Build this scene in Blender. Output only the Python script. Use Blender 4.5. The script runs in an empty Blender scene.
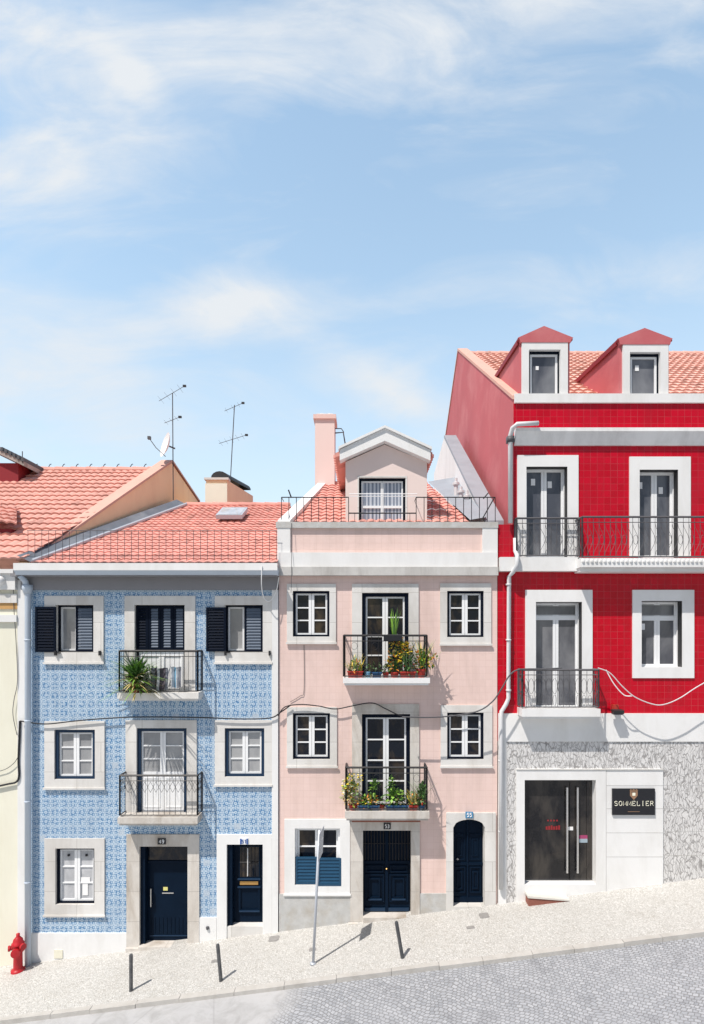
import bpy, bmesh, math, random
from math import sin, cos, pi, radians, sqrt
from mathutils import Vector

sc = bpy.context.scene
C = sc.collection
random.seed(7)

# ------------------------------------------------------------------ frame of reference
PXM, D, CX, HY, CZ = 42.0, 14.0, 362.0, 640.0, 6.684     # facade scale, viewing distance, vanishing point, eye height
F = PXM * D
SL = 0.126                                              # slope of the street
def X(px): return (px - CX) / PXM
def Z(py): return CZ - (py - HY) / PXM
def P(px, py, y):
    k = (D + y) / F
    return Vector(((px - CX) * k, y, CZ - (py - HY) * k))
def G(px, py, dz=0.0):                                  # point of the sloping ground
    d = (CZ - dz) / ((py - HY) / F + SL * (px - CX) / F)
    return Vector(((px - CX) / F * d, d - D, SL * (px - CX) / F * d + dz))

# ------------------------------------------------------------------ materials
def nt(name):
    m = bpy.data.materials.new(name); m.use_nodes = True
    t = m.node_tree; t.nodes.clear()
    o = t.nodes.new('ShaderNodeOutputMaterial'); b = t.nodes.new('ShaderNodeBsdfPrincipled')
    t.links.new(b.outputs[0], o.inputs[0])
    return m, t, b
def N(t, kind, **kw):
    n = t.nodes.new(kind)
    for k, v in kw.items(): setattr(n, k, v)
    return n
def L(t, a, b): t.links.new(a, b)
def pos(t, scale=(1, 1, 1), rot=(0, 0, 0)):
    g = N(t, 'ShaderNodeNewGeometry'); mp = N(t, 'ShaderNodeMapping')
    mp.inputs['Scale'].default_value = scale; mp.inputs['Rotation'].default_value = rot
    L(t, g.outputs['Position'], mp.inputs['Vector']); return mp.outputs[0]
def noise(t, vec, scale, detail=4, rough=.55, dist=0):
    n = N(t, 'ShaderNodeTexNoise'); n.inputs['Scale'].default_value = scale
    n.inputs['Detail'].default_value = detail; n.inputs['Roughness'].default_value = rough
    n.inputs['Distortion'].default_value = dist
    L(t, vec, n.inputs['Vector']); return n.outputs[0]
def ramp(t, fac, stops, interp='LINEAR'):
    r = N(t, 'ShaderNodeValToRGB'); r.color_ramp.interpolation = interp
    e = r.color_ramp.elements
    while len(e) < len(stops): e.new(0.5)
    for i, (p, c) in enumerate(stops):
        e[i].position = p
        e[i].color = (c, c, c, 1) if not isinstance(c, (tuple, list)) else tuple(c) + (1,)
    L(t, fac, r.inputs[0]); return r.outputs[0]
def mix(t, fac, a, b, kind='MIX'):
    n = N(t, 'ShaderNodeMix', data_type='RGBA', blend_type=kind)
    for i, v in ((0, fac), (6, a), (7, b)):
        if isinstance(v, (int, float)): n.inputs[i].default_value = v
        elif isinstance(v, (tuple, list)): n.inputs[i].default_value = tuple(v) + (1,)
        else: L(t, v, n.inputs[i])
    return n.outputs[2]
def math_(t, op, a, b=None, clamp=False):
    n = N(t, 'ShaderNodeMath', operation=op, use_clamp=clamp)
    for i, v in enumerate((a, b)):
        if v is None: continue
        if isinstance(v, (int, float)): n.inputs[i].default_value = v
        else: L(t, v, n.inputs[i])
    return n.outputs[0]
def bump(t, b, h, strength=.3, dist=.02):
    n = N(t, 'ShaderNodeBump'); n.inputs['Strength'].default_value = strength; n.inputs['Distance'].default_value = dist
    L(t, h, n.inputs['Height']); L(t, n.outputs[0], b.inputs['Normal'])
def sc3(c, k): return tuple(min(1, x * k) for x in c)

def M(name, base, rough=.65, var=.06, vs=2.5, bmp=0, bs=45, metal=0, spec=.4, stain=None, sa=.4, ss=1.3, streak=False, joint=False):
    m, t, b = nt(name)
    p = pos(t); base = sc3(base, 1.03 if min(base) > .4 else .92)
    col = mix(t, noise(t, p, vs, 5), sc3(base, 1 - var * 1.6), sc3(base, 1 + var))
    if stain:
        pv = pos(t, (1, 1, .28)) if streak else p
        f = ramp(t, noise(t, pv, ss, 7, .65, .4), [(.46, 0.0), (.74, 1.0)])
        f = math_(t, 'MULTIPLY', f, sa)
        col = mix(t, f, col, stain)
    if joint:                                           # block joints of the cut stone
        sp = N(t, 'ShaderNodeSeparateXYZ'); L(t, p, sp.inputs[0]); cb = N(t, 'ShaderNodeCombineXYZ'); L(t, sp.outputs[0], cb.inputs[0]); L(t, sp.outputs[2], cb.inputs[1])
        jb = N(t, 'ShaderNodeTexBrick', offset=.37); jb.inputs['Scale'].default_value = 1; jb.inputs['Brick Width'].default_value = 1.55; jb.inputs['Row Height'].default_value = .71
        jb.inputs['Mortar Size'].default_value = .007; jb.inputs['Mortar Smooth'].default_value = .4; jb.inputs['Bias'].default_value = 0
        jb.inputs['Color1'].default_value = (.90, .90, .90, 1); jb.inputs['Color2'].default_value = (1, 1, 1, 1); jb.inputs['Mortar'].default_value = (.95, .95, .95, 1); L(t, cb.outputs[0], jb.inputs['Vector'])
        col = mix(t, 1.0, col, jb.outputs[0], 'MULTIPLY'); col = mix(t, math_(t, 'MULTIPLY', jb.outputs['Fac'], .6), col, (.33, .31, .28))
    L(t, col, b.inputs['Base Color'])
    b.inputs['Roughness'].default_value = rough; b.inputs['Metallic'].default_value = metal
    b.inputs['Specular IOR Level'].default_value = spec
    if bmp: bump(t, b, noise(t, p, bs, 4), bmp, .01)
    return m

mt = {}
mt['white'] = M('white_paint', (.76, .76, .755), .6, .03, 3, .15, 60, stain=(.50, .48, .44), sa=.35, ss=1.5, streak=True)
mt['white_clean'] = M('white_lacquer', (.80, .81, .82), .4, .02)
mt['stone_white'] = M('pale_limestone', (.71, .695, .67), .7, .06, 5, .25, 40, stain=(.40, .36, .31), sa=.5, ss=1.3, streak=True, joint=True)
mt['stone_old'] = M('stained_limestone', (.64, .605, .56), .75, .10, 6, .4, 30, stain=(.30, .235, .17), sa=.85, ss=1.6, streak=True, joint=True)
mt['stone_grey'] = M('grey_stone', (.50, .50, .49), .8, .14, 7, .5, 30, stain=(.36, .31, .24), sa=.6, ss=2.2)
mt['band_white'] = M('weathered_band', (.82, .82, .815), .7, .05, 4, .2, 40, stain=(.42, .41, .40), sa=.5, ss=1.6, streak=True)
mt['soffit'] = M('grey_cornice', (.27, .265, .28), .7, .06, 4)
mt['cornice_pink'] = M('weathered_cornice', (.53, .52, .50), .75, .10, 5, .3, 30, stain=(.28, .26, .24), sa=.8, ss=1.8, streak=True)
mt['navy'] = M('navy_paint', (.005, .009, .02), .55, .15, 4, spec=.06)
mt['navy_door'] = M('deep_blue_paint', (.004, .012, .028), .36, .2, 3, spec=.06)
mt['navy_trim'] = M('navy_trim_paint', (.012, .036, .08), .4, .1, 6, spec=.25)
mt['petrol'] = M('petrol_blue_paint', (.012, .068, .14), .4, .1, 5)
mt['black'] = M('black_iron', (.022, .022, .026), .5, .2, 12)
mt['iron_grey'] = M('grey_iron', (.10, .10, .11), .55, .2, 12)
mt['steel'] = M('brushed_steel', (.62, .62, .62), .3, .05, 8, metal=.9)
mt['galv'] = M('galvanised_steel', (.50, .53, .58), .45, .06, 6, metal=.3)
mt['flash'] = M('dark_flashing', (.15, .17, .205), .5, .15, 3, stain=(.32, .34, .37), sa=.5)
mt['lead'] = M('lead_flashing', (.33, .36, .40), .55, .1, 3, stain=(.2, .22, .25), sa=.5)
mt['pipe_white'] = M('white_pipe', (.62, .63, .645), .45, .08, 3)
mt['pipe_blue'] = M('pale_blue_pipe', (.50, .57, .66), .45, .06, 3)
mt['cream'] = M('cream_stucco', (.76, .74, .62), .8, .03, 1.2, .2, 50, stain=(.62, .58, .44), sa=.4, streak=True)
mt['ochre'] = M('ochre_band', (.62, .36, .14), .8, .1, 4)
mt['orange'] = M('peach_stucco', (1.0, .68, .44), .8, .05, 1.5, .25, 40, stain=(.80, .52, .32), sa=.5, streak=True)
mt['pinkwall'] = M('pink_plaster', (.72, .53, .48), .75, .04, 1.5, .15, 50)
mt['dormer_pink'] = M('pale_pink_plaster', (.74, .61, .57), .75, .03, 1.5, .15, 50)
mt['redstucco'] = M('faded_red_stucco', (.56, .135, .15), .8, .09, .8, .25, 40, stain=(.64, .25, .25), sa=.6, ss=.6)
mt['redpaint'] = M('red_paint', (.27, .014, .022), .6, .06, 2)
mt['coping_tan'] = M('tan_coping', (.70, .42, .34), .8, .08, 3)
mt['hydrant'] = M('hydrant_red', (.52, .012, .022), .42, .15, 8, .2, 60, stain=(.30, .03, .03), sa=.7, ss=6)
mt['bollard'] = M('bollard_grey', (.075, .08, .088), .5, .2, 9, .2, 60, stain=(.22, .21, .2), sa=.6, ss=7)
mt['yellow'] = M('yellow_paper', (.75, .70, .25), .6)
mt['paper'] = M('white_paper', (.82, .82, .82), .7, .02)
mt['brass'] = M('brass', (.62, .36, .12), .35, .1, 20, metal=.6)
mt['gold'] = M('bronze_print', (.34, .20, .12), .5, .1, 30)
mt['signblack'] = M('sign_black', (.016, .017, .022), .35, .05)
mt['signblue'] = M('enamel_blue', (.03, .10, .34), .3, .08)
mt['lightblue'] = M('enamel_light_blue', (.08, .28, .50), .3, .08)
mt['brick'] = M('worn_brick', (.30, .11, .08), .8, .2, 18, .5, 30)
mt['concrete'] = M('pale_concrete', (.62, .60, .56), .85, .07, 5, .3, 40)
mt['tarp'] = M('dark_cowl', (.03, .03, .033), .6, .3, 9)
mt['pot_red'] = M('red_pot', (.50, .045, .03), .55, .1, 9)
mt['pot_blue'] = M('blue_pot', (.03, .10, .22), .5, .1, 9)
mt['pot_sky'] = M('pale_blue_pot', (.20, .42, .60), .5, .1, 9)
mt['soil'] = M('soil', (.06, .04, .03), .9, .2, 20)
mt['red_print'] = M('red_lettering', (.30, .02, .025), .5)  # plain red surface colour of the marks on the shop glass
mt['pink_sticker'] = M('magenta_sticker', (.38, .06, .16), .5)
mt['net'] = M('faded_sticker', (.36, .45, .52), .5)
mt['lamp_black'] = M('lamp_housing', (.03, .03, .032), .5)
for k, c in dict(leaf_dark=(.03, .075, .022), leaf=(.055, .13, .03), leaf_lime=(.16, .30, .04), leaf_pale=(.13, .19, .09),
                 leaf_dry=(.42, .34, .14), flower_yellow=(.72, .47, .03), flower_orange=(.62, .20, .03), flower_red=(.55, .05, .03),
                 bud_white=(.66, .64, .5)).items():
    m, t, b = nt(k); p = pos(t)
    L(t, mix(t, noise(t, p, 14, 2), sc3(c, 1.0), sc3(c, 1.7)), b.inputs['Base Color'])
    b.inputs['Roughness'].default_value = .55
    b.inputs['Subsurface Weight'].default_value = 0
    mt[k] = m

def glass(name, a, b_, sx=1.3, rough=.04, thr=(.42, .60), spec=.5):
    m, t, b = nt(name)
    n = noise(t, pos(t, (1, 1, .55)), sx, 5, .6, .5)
    L(t, mix(t, ramp(t, n, [(thr[0], 0.0), (thr[1], 1.0)]), a, b_), b.inputs['Base Color'])  # mottled base colour; on uncurtained panes it imitates reflections
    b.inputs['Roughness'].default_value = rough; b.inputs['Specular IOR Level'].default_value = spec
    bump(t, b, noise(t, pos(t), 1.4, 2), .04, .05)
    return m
mt['glass'] = glass('dark_window_glass', (.005, .008, .015), (.055, .042, .030), 2.6, spec=.3, thr=(.48, .66))  # brown patches in the colour stand in for street reflections
mt['glass_blue'] = glass('blue_grey_glass', (.07, .075, .092), (.23, .235, .25), .8, thr=(.40, .66))  # paler patches painted into the pane imitate reflections
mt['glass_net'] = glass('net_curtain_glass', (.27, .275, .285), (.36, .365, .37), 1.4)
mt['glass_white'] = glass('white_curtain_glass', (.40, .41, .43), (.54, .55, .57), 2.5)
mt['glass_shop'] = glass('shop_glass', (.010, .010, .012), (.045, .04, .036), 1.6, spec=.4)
m, t, b = nt('curtain_glass'); p = pos(t)
w = N(t, 'ShaderNodeTexWave'); w.inputs['Scale'].default_value = 3.6; w.inputs['Distortion'].default_value = 3.0; w.inputs['Detail'].default_value = 2
L(t, pos(t, (1, 1, .05)), w.inputs['Vector'])
L(t, ramp(t, w.outputs[1], [(.1, (.17, .20, .26)), (.9, (.52, .55, .61))]), b.inputs['Base Color'])
b.inputs['Roughness'].default_value = .12; mt['curtain'] = m

# blue azulejo: a two-by-two tile figure
m, t, b = nt('azulejo_tiles')
k = 2 * pi / .215
sep = N(t, 'ShaderNodeSeparateXYZ'); L(t, pos(t), sep.inputs[0])
wob = noise(t, pos(t), 9, 3)
def cs(a): return math_(t, 'COSINE', a)
kx = math_(t, 'MULTIPLY', sep.outputs[0], k); kz = math_(t, 'MULTIPLY', sep.outputs[2], k)
c1 = math_(t, 'ADD', cs(kx), cs(kz))
c2 = math_(t, 'MULTIPLY', cs(math_(t, 'MULTIPLY', kx, 2)), cs(math_(t, 'MULTIPLY', kz, 2)))
c3 = math_(t, 'MULTIPLY', cs(math_(t, 'MULTIPLY', math_(t, 'ADD', kx, kz), 1.5)), cs(math_(t, 'MULTIPLY', math_(t, 'SUBTRACT', kx, kz), 1.5)))
c4 = math_(t, 'MULTIPLY', cs(math_(t, 'MULTIPLY', kx, 3)), cs(math_(t, 'MULTIPLY', kz, 3)))
f_ = math_(t, 'ADD', math_(t, 'ADD', math_(t, 'MULTIPLY', c1, .30), math_(t, 'MULTIPLY', c2, .35)), math_(t, 'MULTIPLY', c3, .40))
f_ = math_(t, 'ADD', f_, math_(t, 'MULTIPLY', math_(t, 'SUBTRACT', noise(t, pos(t), 15, 4, .65), .5), 1.35))
ln_ = ramp(t, math_(t, 'ABSOLUTE', f_), [(.0, 1.0), (.10, .75), (.24, 0.0)])      # outlined figure
dot = ramp(t, math_(t, 'ADD', math_(t, 'MULTIPLY', c4, .5), math_(t, 'MULTIPLY', c2, .35)), [(.35, 0.0), (.7, .55)])
v = math_(t, 'SUBTRACT', .70, math_(t, 'MULTIPLY', math_(t, 'MAXIMUM', ln_, dot), .50))
v = math_(t, 'ADD', v, math_(t, 'MULTIPLY', math_(t, 'SUBTRACT', noise(t, pos(t), 48, 3, .7), .5), .95), True)
col = ramp(t, v, [(.18, (.028, .125, .30)), (.35, (.065, .215, .425)), (.51, (.205, .38, .57)), (.70, (.57, .665, .74))])
col = mix(t, ramp(t, noise(t, pos(t), .8, 4), [(.35, 0.0), (.75, .30)]), col, (.27, .36, .48))
wn = N(t, 'ShaderNodeTexWhiteNoise', noise_dimensions='3D')
sn = N(t, 'ShaderNodeVectorMath', operation='SNAP'); sn.inputs[1].default_value = (.145, 50, .145)
L(t, pos(t), sn.inputs[0]); L(t, sn.outputs[0], wn.inputs[0])
col = mix(t, math_(t, 'MULTIPLY', wn.outputs[0], .22), col, (.35, .43, .53))
swp = ramp(t, noise(t, pos(t, (1, 1, .3)), 1.2, 7, .65, .3), [(.50, 0.0), (.78, .35)])
col = mix(t, .06, col, (.25, .385, .585)); col = mix(t, swp, col, (.20, .27, .36))
rep = math_(t, 'MULTIPLY', math_(t, 'GREATER_THAN', wn.outputs[0], .985), .6); col = mix(t, rep, col, (.50, .56, .62))
L(t, col, b.inputs['Base Color']); b.inputs['Roughness'].default_value = .4; b.inputs['Specular IOR Level'].default_value = .3
mt['azulejo'] = m

def tilemat(name, cols, grout, size, gsize, rough, shift=(0, 0), gmix=1.0, streak=None):
    m, t, b = nt(name)
    sep = N(t, 'ShaderNodeSeparateXYZ'); L(t, pos(t), sep.inputs[0])
    cb = N(t, 'ShaderNodeCombineXYZ'); L(t, math_(t, 'ADD', sep.outputs[0], shift[0]), cb.inputs[0]); L(t, math_(t, 'ADD', sep.outputs[2], shift[1]), cb.inputs[1])
    br = N(t, 'ShaderNodeTexBrick', offset=0, squash=1)
    br.inputs['Scale'].default_value = 1; br.inputs['Brick Width'].default_value = size; br.inputs['Row Height'].default_value = size
    br.inputs['Mortar Size'].default_value = gsize; br.inputs['Mortar Smooth'].default_value = .3; br.inputs['Bias'].default_value = 0
    br.inputs['Color1'].default_value = cols[0] + (1,); br.inputs['Color2'].default_value = cols[1] + (1,)
    br.inputs['Mortar'].default_value = cols[0] + (1,)
    L(t, cb.outputs[0], br.inputs['Vector'])
    col = br.outputs[0]
    big = noise(t, pos(t), .7, 5, .6)
    col = mix(t, ramp(t, big, [(.35, 0.0), (.7, .5)]), col, cols[2])
    gf = math_(t, 'MULTIPLY', br.outputs['Fac'], ramp(t, noise(t, pos(t), 2.4, 4), [(.3, .25 * gmix), (.65, gmix)]))
    col = mix(t, gf, col, grout)
    if streak: col = mix(t, math_(t, 'MULTIPLY', ramp(t, noise(t, pos(t, (1, 1, .22)), 1.7, 7, .68, .3), [(.48, 0.0), (.75, 1.0)]), .6), col, streak)
    L(t, col, b.inputs['Base Color'])
    b.inputs['Roughness'].default_value = rough; b.inputs['Specular IOR Level'].default_value = .28
    bump(t, b, math_(t, 'SUBTRACT', math_(t, 'MULTIPLY', noise(t, pos(t), 6, 2), 1.4), br.outputs['Fac']), .25, .012)
    return m
mt['redtile'] = tilemat('red_glazed_tiles', ((.44, .001, .012), (.55, .002, .020), (.49, .001, .014)), (.50, .12, .13), .16, .0055, .22, gmix=.42, streak=(.30, .02, .03))
mt['pinktile'] = tilemat('pink_tiles', ((.75, .565, .512), (.775, .59, .54), (.755, .58, .535)), (.57, .40, .345), .155, .0035, .55, gmix=.6, streak=(.56, .42, .37))

# crazed stone of the shop front
m, t, b = nt('crazed_stone')
wv = N(t, 'ShaderNodeVectorMath', operation='ADD')
nz = N(t, 'ShaderNodeTexNoise'); nz.inputs['Scale'].default_value = 3.2; nz.inputs['Detail'].default_value = 4
L(t, pos(t), nz.inputs['Vector'])
s1 = N(t, 'ShaderNodeVectorMath', operation='SCALE'); s1.inputs['Scale'].default_value = .3; L(t, nz.outputs[1], s1.inputs[0])
L(t, pos(t), wv.inputs[0]); L(t, s1.outputs[0], wv.inputs[1])
def vor(scale, sx, sz, rot):
    mp = N(t, 'ShaderNodeMapping'); mp.inputs['Scale'].default_value = (sx, .01, sz); mp.inputs['Rotation'].default_value = (0, rot, 0)
    L(t, wv.outputs[0], mp.inputs[0])
    vo = N(t, 'ShaderNodeTexVoronoi', feature='DISTANCE_TO_EDGE'); vo.inputs['Scale'].default_value = scale
    L(t, mp.outputs[0], vo.inputs['Vector']); return vo.outputs['Distance']
d1 = ramp(t, vor(9.5, 1.7, .5, .55), [(.0, 1.0), (.035, .7), (.085, 0.0)])
d2 = ramp(t, vor(12, 1.3, .55, -.8), [(.0, .75), (.05, .35), (.11, 0.0)])
d2 = math_(t, 'MULTIPLY', d2, ramp(t, noise(t, pos(t), 2.5, 3), [(.42, 0.0), (.6, 1.0)]))
cr = math_(t, 'MAXIMUM', d1, d2)
base = mix(t, noise(t, pos(t), 4, 6, .65), (.60, .592, .585), (.73, .722, .715))
L(t, mix(t, cr, base, (.26, .25, .245)), b.inputs['Base Color'])
b.inputs['Roughness'].default_value = .7
bump(t, b, math_(t, 'SUBTRACT', noise(t, pos(t), 18, 4), cr), .35, .02)
mt['crazed'] = m

def roofmat(name, c, var):
    m, t, b = nt(name)
    sn = N(t, 'ShaderNodeVectorMath', operation='SNAP'); sn.inputs[1].default_value = (.2, .28, 50)
    L(t, pos(t), sn.inputs[0])
    wn = N(t, 'ShaderNodeTexWhiteNoise', noise_dimensions='3D'); L(t, sn.outputs[0], wn.inputs[0])
    col = mix(t, wn.outputs[0], sc3(c, 1 - var), sc3(c, 1 + var * .6))
    col = mix(t, ramp(t, noise(t, pos(t), 1.1, 6, .65), [(.45, 0.0), (.8, .55)]), col, tuple(.5 * a + .5 * bb for a, bb in zip(c, (.60, .36, .29))))
    col = mix(t, math_(t, 'MULTIPLY', math_(t, 'GREATER_THAN', math_(t, 'ADD', wn.outputs[0], math_(t, 'MULTIPLY', noise(t, pos(t), .9, 3), .5)), 1.21), .6), col, sc3(c, .55))
    col = mix(t, math_(t, 'MULTIPLY', ramp(t, noise(t, pos(t), 3.5, 6, .7), [(.58, 0.0), (.75, 1.0)]), .35), col, (.36, .27, .22))
    L(t, col, b.inputs['Base Color']); b.inputs['Roughness'].default_value = .75
    b.inputs['Specular IOR Level'].default_value = .2
    bump(t, b, noise(t, pos(t), 30, 3), .2, .01)
    return m
mt['roof'] = roofmat('terracotta_tiles', (.69, .325, .275), .15)
mt['roof_pale'] = roofmat('pale_terracotta_tiles', (.69, .355, .295), .13)
mt['roof_light'] = roofmat('sunbleached_tiles', (.74, .43, .36), .10)
mt['roof_grey'] = roofmat('lichen_grey_tiles', (.40, .36, .33), .25)

# ground
m, t, b = nt('limestone_setts'); p = pos(t, (1, 1, 0))
vo = N(t, 'ShaderNodeTexVoronoi', feature='DISTANCE_TO_EDGE'); vo.inputs['Scale'].default_value = 21; vo.inputs['Randomness'].default_value = .75; L(t, p, vo.inputs['Vector'])
vc = N(t, 'ShaderNodeTexVoronoi'); vc.inputs['Scale'].default_value = 21; vc.inputs['Randomness'].default_value = .75; L(t, p, vc.inputs['Vector'])
rgb = N(t, 'ShaderNodeSeparateColor'); L(t, vc.outputs['Color'], rgb.inputs[0])
col = mix(t, rgb.outputs[0], (.49, .485, .465), (.59, .582, .56))
col = mix(t, ramp(t, noise(t, p, .9, 6, .65), [(.48, 0.0), (.8, .6)]), col, (.45, .435, .405))
gap = ramp(t, vo.outputs['Distance'], [(.02, 1.0), (.10, 0.0)])
L(t, mix(t, math_(t, 'MULTIPLY', gap, .5), col, (.24, .22, .185)), b.inputs['Base Color']); b.inputs['Roughness'].default_value = .8
bump(t, b, math_(t, 'SUBTRACT', noise(t, p, 20, 3), gap), .5, .012)
mt['paving'] = m

m, t, b = nt('granite_setts')
p = pos(t, (1, 1, 0), (0, 0, radians(38)))
nz = N(t, 'ShaderNodeTexNoise'); nz.inputs['Scale'].default_value = 1.6; L(t, p, nz.inputs['Vector'])
s1 = N(t, 'ShaderNodeVectorMath', operation='SCALE'); s1.inputs['Scale'].default_value = .30; L(t, nz.outputs[1], s1.inputs[0])
ad = N(t, 'ShaderNodeVectorMath', operation='ADD'); L(t, p, ad.inputs[0]); L(t, s1.outputs[0], ad.inputs[1])
br = N(t, 'ShaderNodeTexBrick', offset=.5); br.inputs['Scale'].default_value = 1
br.inputs['Brick Width'].default_value = .092; br.inputs['Row Height'].default_value = .08; br.inputs['Mortar Size'].default_value = .008; br.inputs['Mortar Smooth'].default_value = .5
br.inputs['Bias'].default_value = 0
br.inputs['Color1'].default_value = (.275, .288, .312, 1); br.inputs['Color2'].default_value = (.40, .412, .436, 1); br.inputs['Mortar'].default_value = (.235, .235, .24, 1)
L(t, ad.outputs[0], br.inputs['Vector'])
pg = pos(t, (1, 1, 0))
cob = mix(t, ramp(t, noise(t, pg, .55, 6, .6), [(.4, 0.0), (.75, .55)]), br.outputs[0], (.39, .40, .42))
cob = mix(t, ramp(t, noise(t, pg, 1.6, 4, .6, .5), [(.56, 0.0), (.66, .40)]), cob, (.20, .205, .22))
con = mix(t, noise(t, pg, 1.3, 7, .65), (.37, .37, .38), (.48, .48, .48))
crk = N(t, 'ShaderNodeTexVoronoi', feature='DISTANCE_TO_EDGE'); crk.inputs['Scale'].default_value = .55; L(t, pos(t, (1, 1, 0), (0, 0, .4)), crk.inputs['Vector'])
con = mix(t, ramp(t, noise(t, pg, 2.2, 8, .72, .8), [(.44, 0.0), (.68, .7)]), con, (.29, .288, .285))
con = mix(t, ramp(t, crk.outputs['Distance'], [(.0, .45), (.012, 0.0)]), con, (.26, .26, .26))
sep = N(t, 'ShaderNodeSeparateXYZ'); L(t, pos(t), sep.inputs[0])
edge = math_(t, 'ADD', math_(t, 'ADD', sep.outputs[0], math_(t, 'MULTIPLY', sep.outputs[1], -.35)), math_(t, 'MULTIPLY', math_(t, 'SUBTRACT', noise(t, pg, 1.2, 4), .5), 1.1))
msk = ramp(t, math_(t, 'ADD', math_(t, 'MULTIPLY', edge, .5), .72, True), [(.35, 0.0), (.65, 1.0)])
gut = ramp(t, math_(t, 'ADD', sep.outputs[1], math_(t, 'MULTIPLY', noise(t, pg, 1.5, 4), .4)), [(.0, 0.0), (.02, 1.0)])
L(t, mix(t, msk, con, cob), b.inputs['Base Color']); b.inputs['Roughness'].default_value = .7
h = math_(t, 'MULTIPLY', math_(t, 'SUBTRACT', math_(t, 'MULTIPLY', noise(t, pg, 25, 3), .5), br.outputs['Fac']), msk)
bump(t, b, h, .8, .02)
mt['road'] = m
mt['kerb'] = M('kerb_stone', (.46, .445, .42), .8, .12, 4, .4, 30, stain=(.32, .3, .27), sa=.6, ss=2.5)
mt['cover'] = M('worn_cover', (.30, .29, .28), .7, .2, 14, .4, 40)
mt['earth'] = M('plain_ground', (.30, .28, .24), .9, .15, .4)

# ------------------------------------------------------------------ mesh building
ORG = {}
class MB:
    def __init__(s, mat=None): s.v, s.f, s.mi, s.ms, s.cur, s.sm = [], [], [], [], 0, False; s.use(mat) if mat else None
    def use(s, mat):
        mm = mt[mat] if isinstance(mat, str) else mat
        if mm not in s.ms: s.ms.append(mm)
        s.cur = s.ms.index(mm); return s
    def face(s, pts):
        i = len(s.v); s.v += [tuple(p) for p in pts]; s.f.append(list(range(i, i + len(pts)))); s.mi.append(s.cur); return s
    def raw(s, vs, fs):
        i = len(s.v); s.v += [tuple(p) for p in vs]
        for f in fs: s.f.append([i + k for k in f]); s.mi.append(s.cur)
        return s
    def box(s, x0, x1, y0, y1, z0, z1):
        vs = [(x, y, z) for z in (z0, z1) for y in (y0, y1) for x in (x0, x1)]
        return s.raw(vs, [(0, 2, 3, 1), (4, 5, 7, 6), (0, 1, 5, 4), (2, 6, 7, 3), (0, 4, 6, 2), (1, 3, 7, 5)])
    def prism(s, poly, a, b, axis='y'):                 # polygon in the other two axes, extruded along axis
        def q(p, w): return {'y': (p[0], w, p[1]), 'x': (w, p[0], p[1]), 'z': (p[0], p[1], w)}[axis]
        n = len(poly); vs = [q(p, a) for p in poly] + [q(p, b) for p in poly]
        return s.raw(vs, [list(range(n))[::-1], list(range(n, 2 * n))] + [(i, (i + 1) % n, n + (i + 1) % n, n + i) for i in range(n)])
    def ring(s, o, i, y0, y1, bottom=True):             # rectangular frame, o and i are (x0, x1, z0, z1)
        s.box(o[0], i[0], y0, y1, o[2], o[3]); s.box(i[1], o[1], y0, y1, o[2], o[3])
        s.box(i[0], i[1], y0 + .0005, y1, i[3], o[3])
        if bottom: s.box(i[0], i[1], y0 + .0005, y1, o[2], i[2])
        return s
    def tube(s, pts, r, n=6, cap=True):
        pts = [Vector(p) for p in pts]; rr = r if isinstance(r, (list, tuple)) else [r] * len(pts)
        i0 = len(s.v); prev = None
        for i, p in enumerate(pts):
            d = (pts[min(i + 1, len(pts) - 1)] - pts[max(i - 1, 0)]).normalized()
            a = Vector((0, 0, 1)) if abs(d.z) < .9 else Vector((1, 0, 0))
            if prev is not None: a = prev
            u = (a - d * a.dot(d)).normalized(); prev = u; w = d.cross(u)
            for k in range(n):
                t = 2 * pi * k / n; s.v.append(tuple(p + (u * cos(t) + w * sin(t)) * rr[i]))
        for i in range(len(pts) - 1):
            for k in range(n):
                a = i0 + i * n; s.f.append([a + k, a + (k + 1) % n, a + n + (k + 1) % n, a + n + k]); s.mi.append(s.cur)
        if cap:
            s.f.append([i0 + k for k in range(n)][::-1]); s.mi.append(s.cur)
            e = i0 + (len(pts) - 1) * n; s.f.append([e + k for k in range(n)]); s.mi.append(s.cur)
        return s
    def bar(s, a, b, w): return s.tube([a, b], w, 4)
    def lathe(s, prof, c, n=14):
        i0 = len(s.v)
        for r, z in prof:
            for k in range(n): s.v.append((c[0] + r * cos(2 * pi * k / n), c[1] + r * sin(2 * pi * k / n), c[2] + z))
        for i in range(len(prof) - 1):
            for k in range(n):
                a = i0 + i * n; s.f.append([a + k, a + (k + 1) % n, a + n + (k + 1) % n, a + n + k]); s.mi.append(s.cur)
        s.f.append([i0 + k for k in range(n)][::-1]); s.mi.append(s.cur)
        e = i0 + (len(prof) - 1) * n; s.f.append([e + k for k in range(n)]); s.mi.append(s.cur)
        return s
    def build(s, name, parent=None, label=None, smooth=False):
        o0 = ORG.get(parent, Vector((0, 0, 0)))
        me = bpy.data.meshes.new(name)
        me.from_pydata([(v[0] - o0.x, v[1] - o0.y, v[2] - o0.z) for v in s.v], [], s.f)
        for mm in s.ms: me.materials.append(mm)
        me.polygons.foreach_set('material_index', s.mi)
        if smooth: me.polygons.foreach_set('use_smooth', [True] * len(s.f))
        me.update()
        o = bpy.data.objects.new(name, me); C.objects.link(o)
        if parent: o.parent = parent
        ORG[o] = o0.copy()
        if label: o['label'] = label
        return o

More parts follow.
